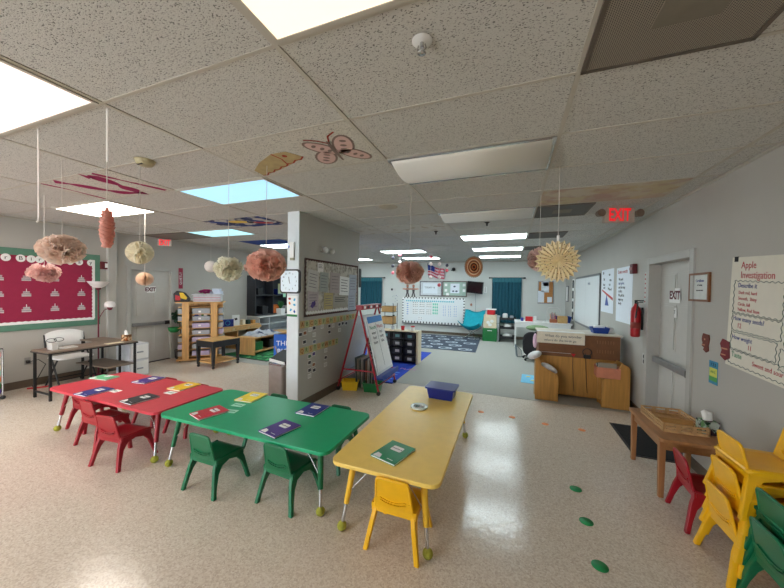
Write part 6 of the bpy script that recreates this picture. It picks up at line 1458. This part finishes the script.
MB().box(-.33, .34, -.012, 0, -.15, .03).build('banner_board', mat('banner_cream', (238, 228, 208), .7), t, bevel=.002); MB().box(-.33, .34, -.012, .1, .03, .036).build('banner_top', PAPER, t)
MB().text('What do you wonder', .058, .04, -.03, 0, y=-.0125).build('upper_line', mat('pencil_grey', (90, 84, 80), .8), t); MB().text('where do the birds go', .05, .0, -.10, 0, y=-.0125).build('lower_line', mat('pencil_grey', (90, 84, 80), .8), t)
t = thing('caddy_basket', 'blue plastic basket with papers on the pegboard cabinet', 'basket', (1.33, 5.80, 1.026), R(3)); t.scale = (.78, .78, .9)
g = MB().add([(-.12, -.09, 0), (.12, -.09, 0), (.12, .09, 0), (-.12, .09, 0), (-.15, -.11, .1), (.15, -.11, .1), (.15, .11, .1), (-.15, .11, .1)], [(0, 1, 2, 3), (0, 4, 5, 1), (1, 5, 6, 2), (2, 6, 7, 3), (3, 7, 4, 0)]); o = g.build('basket_body', BLUEP, t, rec=False); o.modifiers.new('s', 'SOLIDIFY').thickness = .006
MB().box(-.1, .08, -.05, .05, .02, .13).build('folded_papers', PAPER, t, bevel=.01)
t = thing('paper_sheet', 'white folded sheet standing behind the blue basket', 'paper', (1.5, 5.9, 1.026), R(10)); MB().prism([(-.08, 0), (.07, 0), (.05, .07), (-.05, .11)], -.005, .005, 'y').build('sheet', PAPER, t)

# ------------------------------------------------------------------ camera, world, render settings
cam = bpy.data.cameras.new('camera'); co = bpy.data.objects.new('camera', cam); C.objects.link(co)
cam.sensor_fit = 'HORIZONTAL'; cam.sensor_width = 36; cam.lens = CF/784*36; cam.clip_start = .02
m3 = Matrix((AR, AU, -AF)).transposed(); co.matrix_world = Matrix.Translation(CO) @ m3.to_4x4()
sc = bpy.context.scene; sc.camera = co
w = bpy.data.worlds.new('daylight'); sc.world = w; w.use_nodes = True
nt = w.node_tree; bg = nt.nodes['Background']
sky = nt.nodes.new('ShaderNodeTexSky'); sky.sky_type = 'HOSEK_WILKIE'; sky.turbidity = 4
sky.sun_direction = Vector((.3, .6, .5)).normalized()
mx = nt.nodes.new('ShaderNodeMix'); mx.data_type = 'RGBA'; mx.inputs[0].default_value = .8
nt.links.new(sky.outputs[0], mx.inputs[6]); mx.inputs[7].default_value = (.86, .93, 1, 1)
nt.links.new(mx.outputs[2], bg.inputs['Color']); bg.inputs['Strength'].default_value = 6.5
# sky light comes in by the openings added in the rear wall
vs = sc.view_settings; sc.display_settings.display_device = 'sRGB'
vs.view_transform = 'Standard'; vs.look = 'None'; vs.gamma = 1; vs.use_curve_mapping = False; vs.exposure = 1.15
sc.cycles.max_bounces = 10; sc.cycles.diffuse_bounces = 6; sc.cycles.glossy_bounces = 4; sc.cycles.use_denoising = True
sc.cycles.sample_clamp_indirect = 6
